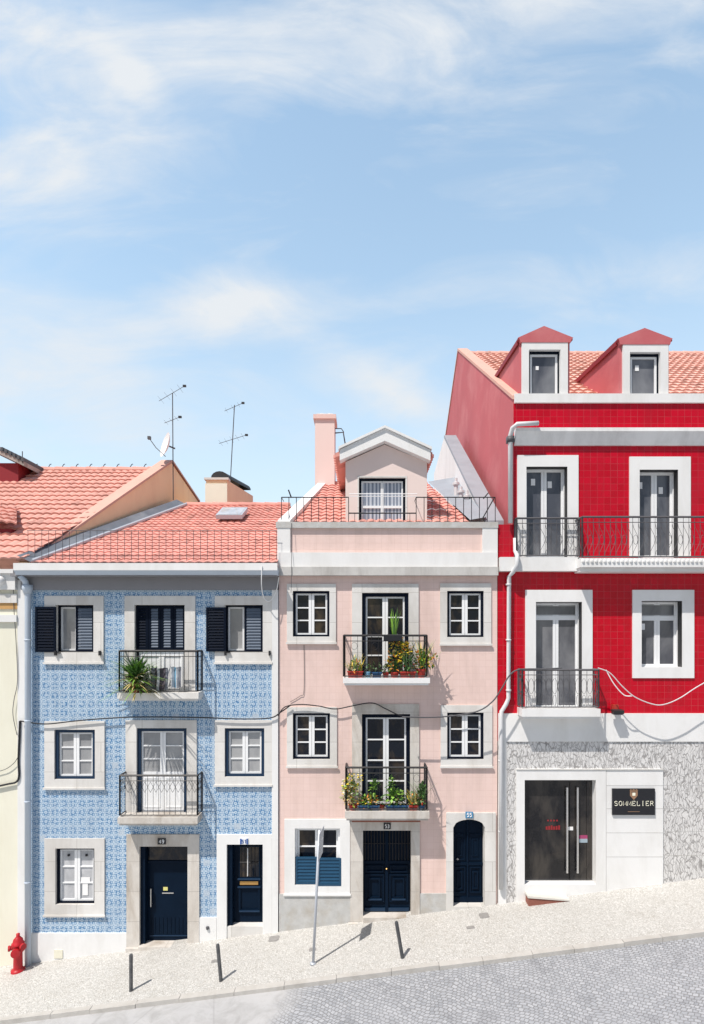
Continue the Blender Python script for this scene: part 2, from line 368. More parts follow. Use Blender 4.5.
def thing(name, label, cat, loc, group=None):
    o = bpy.data.objects.new(name, None); C.objects.link(o); o.location = loc; o.empty_display_size = .2
    o['label'] = label; o['category'] = cat
    if group: o['group'] = group
    ORG[o] = Vector(loc); return o
def tag(o, label, cat, group=None):
    o['label'] = label; o['category'] = cat
    if group: o['group'] = group
    return o
def recentre(o, p):                                     # put a single-mesh thing's origin at its base
    p = Vector(p); o.data.transform(__import__('mathutils').Matrix.Translation(-p)); o.location = p; ORG[o] = p; return o
def struct(o): o['kind'] = 'structure'; return o
def R(px0, px1, py0, py1): return (X(px0), X(px1), Z(py1), Z(py0))     # facade rectangle from measured edges

def wallplate(mb, x0, x1, z0, z1, holes, y=0.0, gap=.02):
    hs = [(h[0] - gap, h[1] + gap, h[2] - gap, h[3] + gap) for h in holes]
    xs = sorted({x0, x1} | {v for h in hs for v in h[:2] if x0 < v < x1})
    zs = sorted({z0, z1} | {v for h in hs for v in h[2:] if z0 < v < z1})
    for i in range(len(xs) - 1):
        for j in range(len(zs) - 1):
            cx, cz = (xs[i] + xs[i + 1]) / 2, (zs[j] + zs[j + 1]) / 2
            if any(h[0] < cx < h[1] and h[2] < cz < h[3] for h in hs): continue
            mb.face([(xs[i], y, zs[j]), (xs[i + 1], y, zs[j]), (xs[i + 1], y, zs[j + 1]), (xs[i], y, zs[j + 1])])

# ------------------------------------------------------------------ windows and doors
def casements(mb, r, y, rows, leaves=2, stile=.04, barw=.015, mid=.062, kick=0):
    x0, x1, z0, z1 = r; n = leaves; w = (x1 - x0) / n
    for i in range(n):
        a, b = x0 + i * w + .004, x0 + (i + 1) * w - .004
        mb.ring((a, b, z0, z1), (a + (stile if i == 0 else mid), b - (stile if i == n - 1 else mid), z0 + stile + kick, z1 - stile), y, y + .05)
        for k in range(1, rows):
            zz = z0 + kick + stile + (z1 - z0 - kick - 2 * stile) * k / rows
            mb.box(a + .03, b - .03, y + .006, y + .046, zz - barw, zz + barw)
def window(root, op, sur=None, smat='stone_white', frame='navy_trim', fw=.06, rows=3, leaves=2, pane='glass', sash='white_clean',
           reveal=.13, bottom=True, kick=0, name='window', proud=.035, label=None, sill=True, extra=None, reveal_strip=None):
    r = R(*op); x0, x1, z0, z1 = r
    f = MB(frame); f.ring((x0 - .01, x1 + .01, z0 - .01, z1 + .01), (x0 + fw, x1 - fw, z0 + fw * .8, z1 - fw), reveal - .05, reveal + .07)
    w = f.build(name, root, label)
    if sur:
        o = R(*sur); s = MB(smat); s.ring(o, r, -proud, reveal + .1, bottom)
        if bottom and sill: s.box(o[0] - .02, o[1] + .02, -proud - .03, -proud - .001, o[2] - .002, o[2] + .045)
        s.build('surround', w)
    inner = (x0 + fw, x1 - fw, z0 + fw * .8, z1 - fw)
    c = MB(sash); casements(c, inner, reveal, rows, leaves, kick=kick); c.build('casement', w)
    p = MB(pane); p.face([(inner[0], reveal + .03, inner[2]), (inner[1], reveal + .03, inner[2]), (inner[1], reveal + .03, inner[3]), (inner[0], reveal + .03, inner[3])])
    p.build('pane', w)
    if reveal_strip:  # thin dark strips along the right and top reveals only
        q = MB(reveal_strip).box(x1 - .012, x1 + .006, -.02, reveal - .04, z0, z1 - .001).box(x0, x1 - .013, -.02, reveal - .04, z1 - .012, z1 + .006); q.build('reveal_strip', w)
    if extra: extra(w, inner, reveal)
    return w
def louvre(mb, x0, x1, z0, z1, y, fw=.05, pitch=.066, mat='navy', slat='navy'):
    mb.use(mat); mb.ring((x0, x1, z0, z1), (x0 + fw, x1 - fw, z0 + fw, z1 - fw), y, y + .035)
    mb.use(slat); n = max(3, int((z1 - z0 - 2 * fw) / pitch)); st = (z1 - z0 - 2 * fw) / n
    for i in range(n):
        zc = z0 + fw + st * (i + .5)
        mb.prism([(y + .002, zc - st * .42), (y + .012, zc - st * .5), (y + .036, zc + st * .38), (y + .026, zc + st * .46)], x0 + fw - .003, x1 - fw + .003, 'x')
mt['slat'] = M('sun_lightened_slats', (.10, .135, .19), .5, .1, 5)  # navy slats lightened in the colour as if catching the sun

# strokes for lettering; unit box 1 wide x 1.4 high
ST = {'S': [[(.92, 1.12), (.75, 1.35), (.3, 1.38), (.06, 1.15), (.12, .86), (.5, .72), (.88, .56), (.95, .25), (.7, .02), (.25, .02), (.04, .28)]],
      'O': [[(.5 + .48 * cos(a * pi / 8), .7 + .69 * sin(a * pi / 8)) for a in range(17)]],
      'M': [[(.05, 0), (.08, 1.4), (.5, .25), (.92, 1.4), (.95, 0)]],
      'E': [[(.9, 1.15), (.9, 1.4), (.1, 1.4), (.1, 0), (.95, 0), (.95, .3)], [(.1, .72), (.7, .72)]],
      'L': [[(.12, 1.4), (.12, 0), (.9, 0), (.92, .35)]], 'I': [[(.5, 0), (.5, 1.4)], [(.3, 0), (.7, 0)], [(.3, 1.4), (.7, 1.4)]],
      'R': [[(.1, 0), (.1, 1.4), (.65, 1.4), (.9, 1.15), (.85, .85), (.6, .7), (.1, .7)], [(.5, .7), (1.0, 0)]],
      '1': [[(.2, 1.1), (.55, 1.4), (.55, 0)]], '4': [[(.72, 0), (.72, 1.4), (.05, .42), (1, .42)]],
      '5': [[(.9, 1.38), (.2, 1.38), (.12, .8), (.55, .9), (.92, .65), (.9, .25), (.55, .02), (.08, .15)]],
      '3': [[(.1, 1.2), (.5, 1.4), (.88, 1.15), (.75, .8), (.4, .74), (.8, .66), (.93, .3), (.55, .0), (.06, .18)]],
      '9': [[(.88, .95), (.6, .65), (.2, .75), (.1, 1.1), (.4, 1.38), (.75, 1.3), (.9, .95), (.8, .35), (.45, .02), (.15, .1)]]}
def letters(mb, text, x0, x1, z0, h, y, r):
    n = len(text); step = (x1 - x0) / n
    for i, ch in enumerate(text):
        w = step * (.35 if ch == 'I' else .86 if ch == 'M' else .70); a = x0 + i * step + (step - w) / 2
        for s in ST[ch]: mb.tube([(a + p[0] * w, y, z0 + p[1] / 1.4 * h) for p in s], r, 4)
def number_sign(txt, px0, px1, py0, py1, plate, ink, y, label):
    r = R(px0, px1, py0, py1)
    root = thing('house_number_sign', label, 'sign', ((r[0] + r[1]) / 2, y, r[2]), 'house number signs above the doors')
    MB(plate).box(r[0], r[1], y - .015, y + .01, r[2], r[3]).build('plate', root)
    if ink == 'signblue': [MB('signblue').box(q_ - .018, q_ + .018, y - .018, y - .0145, r[2] + .002, r[3] - .002).build('border', root) for q_ in (r[0] + .02, r[1] - .02)]
    if plate == 'no_border':
        MB('white_clean').ring((r[0] + .008, r[1] - .008, r[2] + .008, r[3] - .008), (r[0] + .016, r[1] - .016, r[2] + .016, r[3] - .016), y - .019, y - .014).build('border', root)
    g = MB(ink); letters(g, txt, r[0] + .025, r[1] - .025, r[2] + .03, r[3] - r[2] - .06, y - .019, .010); g.build('digits', root)

# ------------------------------------------------------------------ railings
def railing(mb, x0, x1, z0, z1, yf, yb, gap=.11, r=.007, style='bars', rail=.018, cz=True):
    sides = [((x0, yf), (x1, yf))] + ([((x0, yf), (x0, yb)), ((x1, yf), (x1, yb))] if yb is not None else [])
    for (a, b) in sides:
        A = Vector((a[0], a[1], 0)); B = Vector((b[0], b[1], 0)); ln = (B - A).length
        up = lambda p, z: (p.x, p.y, z)
        mb.bar(up(A, z1), up(B, z1), rail * 1.35); mb.bar(up(A, z0 + .04), up(B, z0 + .04), rail * .8)
        n = max(2, round(ln / gap)); h = z1 - z0
        if style != 'plain': mb.bar(up(A, z1 - .13 * h), up(B, z1 - .13 * h), rail * .5)
        for i in range(n + 1):
            p = A.lerp(B, i / n)
            mb.bar(up(p, z0 + .04), up(p, z1), rail * 1.2 if i in (0, n) else r)
            if i == n: break
            q = A.lerp(B, (i + 1) / n); md = (p + q) / 2
            def loop(zc, rz, rx, seg=10, ph=0):
                pts = []
                for k in range(seg + 1):
                    t = 2 * pi * k / seg + ph
                    c = md + (q - p) * (rx * cos(t)); pts.append((c.x, c.y, zc + rz * sin(t)))
                mb.tube(pts, r * .8, 4)
            if style == 'scroll':
                loop(z0 + .58 * h, .20 * h, .46); loop(z0 + .22 * h, .14 * h, .30)
            elif style == 'diamond':
                for zc, rz in ((z0 + .72 * h, .13 * h),):
                    mb.bar((p.x, p.y, zc), (md.x, md.y, zc + rz), r * .8); mb.bar((md.x, md.y, zc + rz), (q.x, q.y, zc), r * .8)
                    mb.bar((p.x, p.y, zc), (md.x, md.y, zc - rz), r * .8); mb.bar((md.x, md.y, zc - rz), (q.x, q.y, zc), r * .8)
            elif style == 'lens':
                pts = [(p.x + (q.x - p.x) * (.5 - .5 * cos(k / 8 * 2 * pi)), p.y + (q.y - p.y) * (.5 - .5 * cos(k / 8 * 2 * pi)), z0 + .06 + (h * .78) * k / 8) for k in range(9)]
                mb.tube(pts, r * .8, 4)
                if i % 2: loop(z0 + .45 * h, .12 * h, .4, 8)
            elif style == 'light' and i % 3 == 1:
                loop(z1 - .25 * h, .09 * h, .45, 8)
def balcony(root, px0, px1, pyt, pys0, pys1, p, smat, iron, rpx=None, **kw):
    k = (D - p) / D
    fx = lambda px: X(px) * k
    zt, s1, s0 = CZ - (pyt - HY) / PXM * k, CZ - (pys0 - HY) / PXM * k, CZ - (pys1 - HY) / PXM * k
    sl = MB(smat).box(fx(px0), fx(px1), -p, .06, s0 + .03, s1)
    sl.box(fx(px0) + .03, fx(px1) - .03, -p + .03, .06, s0 - .02, s0 + .03)
    b = sl.build('balcony', root)
    rp = rpx or (px0 + 1.5, px1 - 1.5)
    rl = MB(iron); railing(rl, fx(rp[0]), fx(rp[1]), s1, zt, -p + .05, -.005, **kw); rl.build('railing', b)
    return b, s1

# ------------------------------------------------------------------ tiled roof surfaces
def tiles(mb, A, B, Cc, Dd, per=.2, row=.32, amp=.035, lift=.045, seg=6):
    A, B, Cc, Dd = map(Vector, (A, B, Cc, Dd))
    nrm = (B - A).cross(Dd - A).normalized()
    if nrm.z < 0: nrm = -nrm
    n = max(2, round(((Dd - A).length + (Cc - B).length) / 2 / row))
    st = per / seg
    for r in range(n):
        rows = []
        for v in (r / n, (r + 1) / n): rows.append((A.lerp(Dd, v), B.lerp(Cc, v)))
        lo = min(rows[0][0].x, rows[1][0].x); hi = max(rows[0][1].x, rows[1][1].x)
        k0, k1 = math.floor(lo / st), math.ceil(hi / st)
        i0 = len(mb.v); cnt = 0; jit = random.uniform(-.006, .006)
        for k in range(k0, k1 + 1):
            x = k * st
            for q, (l, rr) in enumerate(rows):
                t = min(1, max(0, (x - l.x) / max(1e-6, rr.x - l.x)))
                p = l.lerp(rr, t)
                h = amp * abs(cos(pi * x / per)) + (lift + jit if q == 0 else 0)
                mb.v.append(tuple(p + nrm * h))
                if q == 0: mb.v.append(tuple(p + nrm * (h - lift * .9)))
            cnt += 1
        for k in range(cnt - 1):                        # verts per column: bottom, riser foot, top
            a = i0 + 3 * k; b = a + 3
            if (Vector(mb.v[a]) - Vector(mb.v[b])).length < 1e-5 and (Vector(mb.v[a + 2]) - Vector(mb.v[b + 2])).length < 1e-5: continue
            mb.f.append([a, b, b + 2, a + 2]); mb.mi.append(mb.cur)
            mb.f.append([a + 1, b + 1, b, a]); mb.mi.append(mb.cur)
def ridge(mb, a, b, r=.11, step=.4):
    a, b = Vector(a), Vector(b); n = max(2, round((b - a).length / step)); pts = []; rr = []
    for i in range(n):
        p = a.lerp(b, i / n); q = a.lerp(b, (i + .94) / n); pts += [p, q]; rr += [r * 1.12, r * .94]
    mb.tube(pts, rr, 8)

# ------------------------------------------------------------------ plants
def leafquad(mb, c, d, ln, w, bend=.3):
    d = d.normalized(); s = d.cross(Vector((0, 0, 1)));  s = s.normalized() if s.length > .05 else Vector((1, 0, 0))
    dn = Vector((0, 0, -1)); a = c; m_ = c + d * ln * .5 + dn * ln * bend * .15; e = c + d * ln + dn * ln * bend * .6
    i = len(mb.v)
    mb.v += [tuple(a - s * w * .25), tuple(a + s * w * .25), tuple(m_ + s * w * .5), tuple(e), tuple(m_ - s * w * .5)]
    mb.f.append([i, i + 1, i + 2, i + 4]); mb.mi.append(mb.cur); mb.f.append([i + 4, i + 2, i + 3]); mb.mi.append(mb.cur)
def bush(mb, c, rad, n, ln, w, mats, rnd):
    c = Vector(c)
    for i in range(n):
        v = Vector((rnd.gauss(0, 1), rnd.gauss(0, 1), rnd.gauss(0, 1))).normalized() * rnd.random() ** .45
        p = c + Vector((v.x * rad[0], v.y * rad[1], v.z * rad[2]))
        mb.use(rnd.choice(mats)); d = v + Vector((rnd.uniform(-.6, .6), rnd.uniform(-.6, .6), rnd.uniform(-.1, .9)))
        leafquad(mb, p, d, ln * rnd.uniform(.6, 1.3), w * rnd.uniform(.7, 1.3), rnd.uniform(.1, .8))
def blades(mb, c, n, ln, w, spread, mats, rnd, droop=.6):
    c = Vector(c)
    for i in range(n):
        a = rnd.uniform(0, 2 * pi); tilt = rnd.uniform(.05, spread); L_ = ln * rnd.uniform(.6, 1.15)
        d = Vector((cos(a) * sin(tilt), sin(a) * sin(tilt), cos(tilt))); s = Vector((-sin(a), cos(a), 0)) * w * .5
        mb.use(rnd.choice(mats)); p = c + Vector((rnd.uniform(-.04, .04), rnd.uniform(-.04, .04), 0)); i0 = len(mb.v)
        for k in range(5):
            t = k / 4; q = p + d * L_ * t + Vector((cos(a), sin(a), -1.2)) * (droop * L_ * t * t * .35); ww = (1 - t) ** .7
            mb.v += [tuple(q - s * ww), tuple(q + s * ww)]
        for k in range(4): mb.f.append([i0 + 2 * k, i0 + 2 * k + 1, i0 + 2 * k + 3, i0 + 2 * k + 2]); mb.mi.append(mb.cur)
def stems(mb, base, tips, mat, r=.006):
    mb.use(mat)
    for t in tips: mb.tube([base, (Vector(base) + Vector(t)) / 2 + Vector((0, .01, .02)), t], [r, r * .8, r * .4], 4)

# ================================================================== SETTING
xs = [-70, 70]
def gz(x, dz=0): return SL * x + dz
KY = -2.15
o = MB('road').raw([(x, y, gz(x, -.085)) for x in xs for y in (-45, KY - .13)], [(0, 2, 3, 1)]).build('road'); struct(o)
o = MB('paving').raw([(x, y, gz(x, 0)) for x in xs for y in (KY, .5)], [(0, 2, 3, 1)]).build('pavement'); struct(o)
kb = MB('kerb'); x = -40.0; rk = random.Random(3)
while x < 40:
    ln = rk.uniform(.75, 1.15); e = rk.uniform(-.008, .008)
    a, b = x + .004, x + ln - .004
    y0, y1 = KY - .15 + e, KY + .004
    vs = [(a, y0, gz(a, -.3)), (b, y0, gz(b, -.3)), (b, y1, gz(b, -.3)), (a, y1, gz(a, -.3)), (a, y0 + .01, gz(a, .0 + e)), (b, y0 + .01, gz(b, .0 + e)), (b, y1, gz(b, .004)), (a, y1, gz(a, .004))]
    kb.raw(vs, [(0, 3, 2, 1), (4, 5, 6, 7), (0, 1, 5, 4), (2, 3, 7, 6), (0, 4, 7, 3), (1, 2, 6, 5)]); x += ln
struct(kb.build('kerb'))
o = MB('earth').raw([(x, y, gz(x, -.35)) for x in (-300, 300) for y in (.4, 500)] , [(0, 2, 3, 1)]).build('ground'); struct(o)
ZB = -2.2                                               # walls run down below the sloping pavement

# ================================================================== BLUE HOUSE
BX0, BX1 = X(27), X(278.4)
BYR = 5.0
blue = thing('tiled_house', 'house covered in blue and white patterned tiles with two small iron balconies', 'house', ((BX0 + BX1) / 2, 0, gz((BX0 + BX1) / 2)))
ops = [(56, 94, 605, 652), (225, 263, 605, 652), (135, 185, 605, 693), (55, 95.5, 729.5, 779), (225, 264.5, 728, 776.5), (137, 187, 728, 816), (56, 95, 848, 904), (140, 188, 846, 944.5), (227, 263, 844, 926)]
w = MB('azulejo'); wallplate(w, BX0, BX1, ZB, Z(577), [R(*q) for q in ops])
w.use('white'); w.face([(BX0, .0, ZB), (BX0, 9.5, ZB), (BX0, 9.5, Z(577)), (BX0, .0, Z(577))]); w.face([(BX1, .0, ZB), (BX1, 9.5, ZB), (BX1, 9.5, Z(577)), (BX1, .0, Z(577))])
w.face([(BX0, 9.5, ZB), (BX1, 9.5, ZB), (BX1, 9.5, Z(577)), (BX0, 9.5, Z(577))])
w.build('wall', blue)
MB('white').box(X(27.5), X(127.4), -.03, .05, ZB, Z(932.5)).build('plinth', blue); MB('white').box(X(199.4), X(216.6), -.03, .05, ZB, Z(917)).build('plinth', blue)
MB('white').box(X(272.2), X(278.3), -.05, .05, ZB, Z(590)).build('corner_strip', blue)
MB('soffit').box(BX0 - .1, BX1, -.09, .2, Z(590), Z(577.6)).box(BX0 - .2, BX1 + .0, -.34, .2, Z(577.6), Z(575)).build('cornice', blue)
k = (D - .42) / D
g0, g1 = X(14) * k, X(277.5) * k
gm = MB('pipe_blue'); gm.prism([(-.42, Z(566)), (-.44, Z(566)), (-.44, Z(572)), (-.36, Z(576.5)), (-.2, Z(577)), (-.2, Z(572)), (-.42, Z(569))], g0, g1, 'x')
gm.use('white').box(g0, g1, -.452, -.44, Z(572.5), Z(565.5))
gm.build('gutter', blue)
# roof
A = P(31, 563.5, -.3); B = P(277.5, 563.5, -.3); Cc = P(291, 506, BYR); Dd = P(187, 506, BYR)
rf = MB('roof'); tiles(rf, A, B, Cc, Dd, .2, .28, .026, .031)
back = [Vector((Dd.x, 2 * BYR - .2, A.z)), Vector((Cc.x, 2 * BYR - .2, A.z))]
rf.face([Dd, Cc, back[1], back[0]]); ridge(rf, Dd + Vector((0, 0, .02)), Cc + Vector((0, 0, .02)), .1)
rf.use('pinkwall'); rf.face([B - Vector((0, 0, .02)), Cc - Vector((0, 0, .02)), back[1], (B.x, 9.5, Z(577)), (B.x, 0, Z(577))])
rb = rf.build('roof', blue)
fl = MB('flash')                                         # flashing against the gable of the cream house
a0, a1 = A + Vector((0, 0, .03)), Dd + Vector((0, 0, .05))
off = Vector((-.33, .0, .16)); fl.face([a0, a1, a1 + off, a0 + off]); fl.use('galv'); fl.tube([a0 + Vector((.03, 0, .03)), a1 + Vector((.03, 0, .03))], .05, 6)
fl.build('flashing', rb)
# skylight
s0 = P(216, 519, 3.0); u = Vector((1, 0, 0)); vv = (Dd - A); vv = Vector((0, BYR + .3, Cc.z - B.z)).normalized()
sk = MB('galv'); q = [s0, s0 + u * .76, s0 + u * .76 + vv * .95, s0 + vv * .95]; up = Vector((0, -vv.z, vv.y)) * .12
sk.raw(q + [x_ + up for x_ in q], [(0, 1, 5, 4), (1, 2, 6, 5), (2, 3, 7, 6), (3, 0, 4, 7), (4, 5, 6, 7)])
so = sk.build('skylight', rb)
i_ = [s0 + u * .05 + vv * .05, s0 + u * .71 + vv * .05, s0 + u * .71 + vv * .9, s0 + u * .05 + vv * .9]
MB('glass_white').face([x_ + up * 1.05 for x_ in i_]).build('skylight_pane', rb)
# chimney behind the ridge with a dark cowl
f0, f1 = P(206, 505, BYR + .5), P(227, 480, BYR + .5); bk = P(253, 496, 9.6)
ch = MB('orange'); ch.raw([(f0.x, f0.y, f0.z - 1), (f1.x, f0.y, f0.z - 1), (f1.x, f0.y, f1.z), (f0.x, f0.y, f1.z), (f0.x, bk.y, f0.z - 1), (bk.x, bk.y, f0.z - 1), (bk.x, bk.y, bk.z), (f0.x, bk.y, bk.z)],
    [(0, 1, 2, 3), (1, 5, 6, 2), (5, 4, 7, 6), (4, 0, 3, 7), (3, 2, 6, 7)])
ch.use('cream').box(f0.x - .02, f1.x + .01, f0.y - .03, f0.y - .003, f0.z - 1, f1.z - .12); ch.use('concrete').box(f0.x - .05, f1.x + .06, f0.y - .06, f0.y + .25, f1.z, f1.z + .07)
co = ch.build('chimney', rb)
cw = MB('tarp')
for i in range(14):                                     # barrel cowl following the sloping top
    t = i / 13; y = f0.y + .05 + t * (bk.y - f0.y - .6); zc = f1.z + (bk.z - f1.z) * t + .09
    xl, xr = f0.x + .15 + (f1.x - f0.x) * .0 + t * .2, f1.x + (bk.x - f1.x) * t + .02
    pts = [((xl + xr) / 2 + (xr - xl) / 2 * cos(a * pi / 8), y, zc + .22 * sin(a * pi / 8)) for a in range(9)]
    if i: 
        for a in range(8): cw.face([prev[a], prev[a + 1], pts[a + 1], pts[a]])
    if i in (0, 13): cw.face(pts)
    prev = pts
cw.build('chimney_cowl', rb)
rr = MB('iron_grey')                                    # thin snow rail along the eaves
yk = -.18; 
for i in range(37):
    px = 28 + i * 6.9
    a = P(px, 563, yk); b = P(px, 530.5, yk); rr.bar(a, b, .006)
rr.bar(P(27, 530.5, yk), P(277, 530.5, yk), .007); rr.bar(P(27, 556, yk), P(277, 556, yk), .005)
rr.build('roof_rail', blue)

# upper windows with louvred shutters
def shuttered(op, sur, leaf, split):
    r = R(*op)
    def ex(w, inner, rv):
        s = MB(); louvre(s, X(split), r[1] - .01, r[2] + .01, r[3] - .02, .03, slat='slat'); s.build('shutter', w)
        s = MB(); l = R(*leaf); louvre(s, l[0], l[1], l[2], l[3], -.085); s.use('black').box(l[1] - .02, l[1] + .1, -.09, -.04, l[2] - .03, l[2] - .005); s.build('shutter', w)
        for px in (op[0] + 1, op[1] + 7): MB('black').box(X(px) - .02, X(px) + .02, -.10, -.035, r[2] - .08, r[2] + .03).build('shutter_stay', w)
    return window(blue, op, sur, 'stone_white', 'navy', .04, 1, 2, 'glass_net', extra=ex, reveal=.15)
shuttered(ops[0], (45, 104, 596, 664), (37, 57.5, 607, 652), 75)
shuttered(ops[1], (215, 272, 596, 664), (207, 226.5, 607.5, 651.5), 244)
window(blue, ops[3], (45, 105, 721, 789), frame='navy_trim', pane='glass_net', fw=.075, reveal=.06)
window(blue, ops[4], (215, 272, 720, 786), frame='navy_trim', pane='glass_net', fw=.075, reveal=.06)
def ex5(w, inner, rv):
    s = MB('paper'); x0, x1, z0, z1 = inner
    s.box(x1 - .30, x1 - .17, rv + .018, rv + .026, z0 + .12, z0 + .42); s.box(x1 - .34, x1 - .12, rv + .018, rv + .026, z0 + .42, z0 + .55); s.build('curtain_motif', w)
    for xx in (x0 + .2, x1 - .2): MB('black').lathe([(.0, -.03), (.03, -.02), (.03, .02), (0, .03)], (xx, rv + .015, z1 - .16), 8).build('vent', w)
window(blue, ops[6], (45, 105, 838, 916), frame='navy', pane='glass_white', fw=.05, extra=ex5, reveal=.09)
# french doors of the two balconies
r = R(*ops[2])
def exu(w, inner, rv):
    x0, x1, z0, z1 = r; q = (x1 - x0) / 4
    for i in range(4):
        s = MB(); louvre(s, x0 + i * q + .004, x0 + (i + 1) * q - .004, Z(650), z1 - .02, .05, slat='slat' if i else 'navy', fw=.06); s.build('shutter', w)
    s = MB('white_clean'); s.box(x0 + .06, x1 - .06, .10, .14, z0, Z(651))
    for i in range(2):
        a = x0 + .1 + i * (x1 - x0 - .14) / 2; s.ring((a, a + .48, z0 + .1, Z(655)), (a + .04, a + .44, z0 + .14, Z(655) - .04), .08, .10)
    s.build('door_panel', w)
window(blue, ops[2], (125, 195.5, 596, 693), 'stone_white', 'navy', .05, 1, 2, 'glass_net', bottom=False, name='balcony_door', extra=exu, reveal=.16)
def exm(w, inner, rv):
    x0, x1, z0, z1 = inner; s = MB('white_clean'); s.box(x0 + .01, x1 - .01, rv + .01, rv + .05, z0 + .02, Z(774))
    for i in range(2):
        a = x0 + .06 + i * (x1 - x0) / 2; b = a + (x1 - x0) / 2 - .12
        s.ring((a, b, z0 + .12, Z(778)), (a + .03, b - .03, z0 + .15, Z(778) - .03), rv - .01, rv + .012)
    s.build('door_panel', w)
window(blue, ops[5], (126, 197, 720, 817), 'stone_white', 'navy_trim', .08, 3, 2, 'glass_net', bottom=False, name='balcony_door', extra=exm, reveal=.07, kick=Z(774) - Z(813))
bU, zU = balcony(blue, 117, 198.5, 651, 693, 700, .42, 'stone_white', 'black', rpx=(118.5, 197), style='bars', gap=.105, r=.0045)
bL, zL = balcony(blue, 117.5, 197.5, 776, 817.5, 825, .42, 'stone_old', 'black', rpx=(119, 197), style='diamond', gap=.13, r=.005)
# street doors
r = R(*ops[7]); x0, x1, z0, z1 = r; o_ = R(127, 199.5, 834, 960)
d = MB('navy_door'); d.box(x0 - .01, x1 + .01, .2, .26, z0 - .05, z1 + .01)
tz = Z(866)
d.box(x0, x0 + .11, .03, .2, z0, z1); d.box(x0 + .112, x1, .17, .2, tz, tz + .06); d.box(x1 - .04, x1, .16, .2, z0, tz)
d.use('navy_trim').box(x0 + .16, x1 - .05, .185, .2, z0 + .1, z0 + .125)
d.use('navy_door')
for i in range(9): d.box(x0 + .2 + i * .095, x0 + .205 + i * .095, .19, .2, z0 + .16, z0 + .55)
do = d.build('front_door', blue)
MB('glass').box(x0 + .13, x1 - .05, .18, .19, tz + .08, z1 - .04).build('transom_pane', do)
s = MB('stone_old'); s.ring(o_, r, -.04, .3, False); s.box(x0 - .0, x1, -.12, .22, z0 - .4, z0 - .004); s.box(o_[0], x0, -.09, -.041, z0 - .5, z0 - .05); s.build('surround', do)
h = MB('steel').tube([(X(149), .12, Z(891)), (X(149), .12, Z(909))], .016, 8); h.bar((X(149), .12, Z(892.5)), (X(149), .2, Z(892.5)), .01); h.bar((X(149), .12, Z(907)), (X(149), .2, Z(907)), .01); h.build('handle', do)
MB('steel').box(X(159.5), X(171), .185, .199, Z(897), Z(896)).build('letter_slot', do)
MB('yellow').box(X(160.5), X(165), .192, .199, Z(894), Z(890.5)).build('sticker', do)
r = R(*ops[8]); x0, x1, z0, z1 = r; o_ = R(217, 272, 834, 945)
d = MB('navy_door'); d.box(x0 - .01, x1 + .01, .2, .26, z0 - .05, z1 + .01)
d.ring((x0 + .24, x1 - .10, Z(881), z1 - .1), (x0 + .27, x1 - .13, Z(880), z1 - .13), .17, .2)
d.ring((x0 + .24, x1 - .10, Z(915), Z(890)), (x0 + .29, x1 - .15, Z(912.5), Z(892)), .165, .2)
d.box(x0, x0 + .12, .03, .2, z0, z1)
d.use('navy_trim'); d.box(x0 + .22, x1 - .09, .14, .17, Z(882.5), Z(881)); d.box(x0 + .22, x1 - .09, .14, .17, Z(890.5), Z(889)); d.box(x0 + .26, x1 - .11, .145, .165, Z(915), Z(913.5))
do = d.build('front_door', blue)
MB('glass').box(x0 + .27, x1 - .13, .188, .199, Z(880), z1 - .13).build('door_pane', do)
g = MB('black')
for i in range(5): g.bar((x0 + .31 + i * .08, .175, Z(880)), (x0 + .31 + i * .08, .175, z1 - .13), .007)
g.bar((x0 + .27, .175, Z(865)), (x1 - .13, .175, Z(865)), .008); g.use('white_clean').bar((x0 + .46, .165, Z(879)), (x0 + .46, .165, z1 - .16), .011); g.build('door_grille', do)
MB('brass').box(x0 + .27, x1 - .15, .18, .2, Z(888), Z(884.5)).build('letter_plate', do)
MB('brass').lathe([(.0, -.03), (.025, -.02), (.03, 0), (.025, .02), (0, .03)], (x0 + .07, .13, Z(876)), 8).build('door_knob', do)
s = MB('white'); s.ring(o_, r, -.04, .3, False); s.use('stone_white').box(x0, x1, -.02, .22, z0 - .5, z0 - .004); s.build('surround', do)
# small wall fittings
MB('cream').box(X(55), X(63.5), -.045, -.031, Z(957.5), Z(949)).build('vent_cover', blue)
MB('iron_grey').lathe([(.0, -.04), (.035, -.03), (.04, 0), (.035, .03), (0, .04)], (X(208), -.045, Z(927)), 8).build('valve', blue)
dp = MB('pipe_blue'); dp.lathe([(.08, 0), (.12, .12), (.12, .2)], (X(31), -.15, Z(594)), 10)
dp.tube([(X(31), -.13, ZB + 1.0), (X(31), -.13, Z(594)), (X(30), -.2, Z(582)), (X(28), -.32, Z(577))], .068, 10)
for py in (640, 720, 800, 880): dp.lathe([(.078, -.02), (.078, .02)], (X(31), -.13, Z(py)), 10)
dp.build('drainpipe', blue, smooth=True)

number_sign('49', 158.5, 166.5, 837.5, 843.5, 'signblack', 'white_clean', -.05, 'black house number plate 49 above the wide dark blue door')
number_sign('51', 240.5, 248.5, 837.5, 843.5, 'white_clean', 'signblue', -.05, 'white house number plate 51 with blue edges above the glazed panel door')

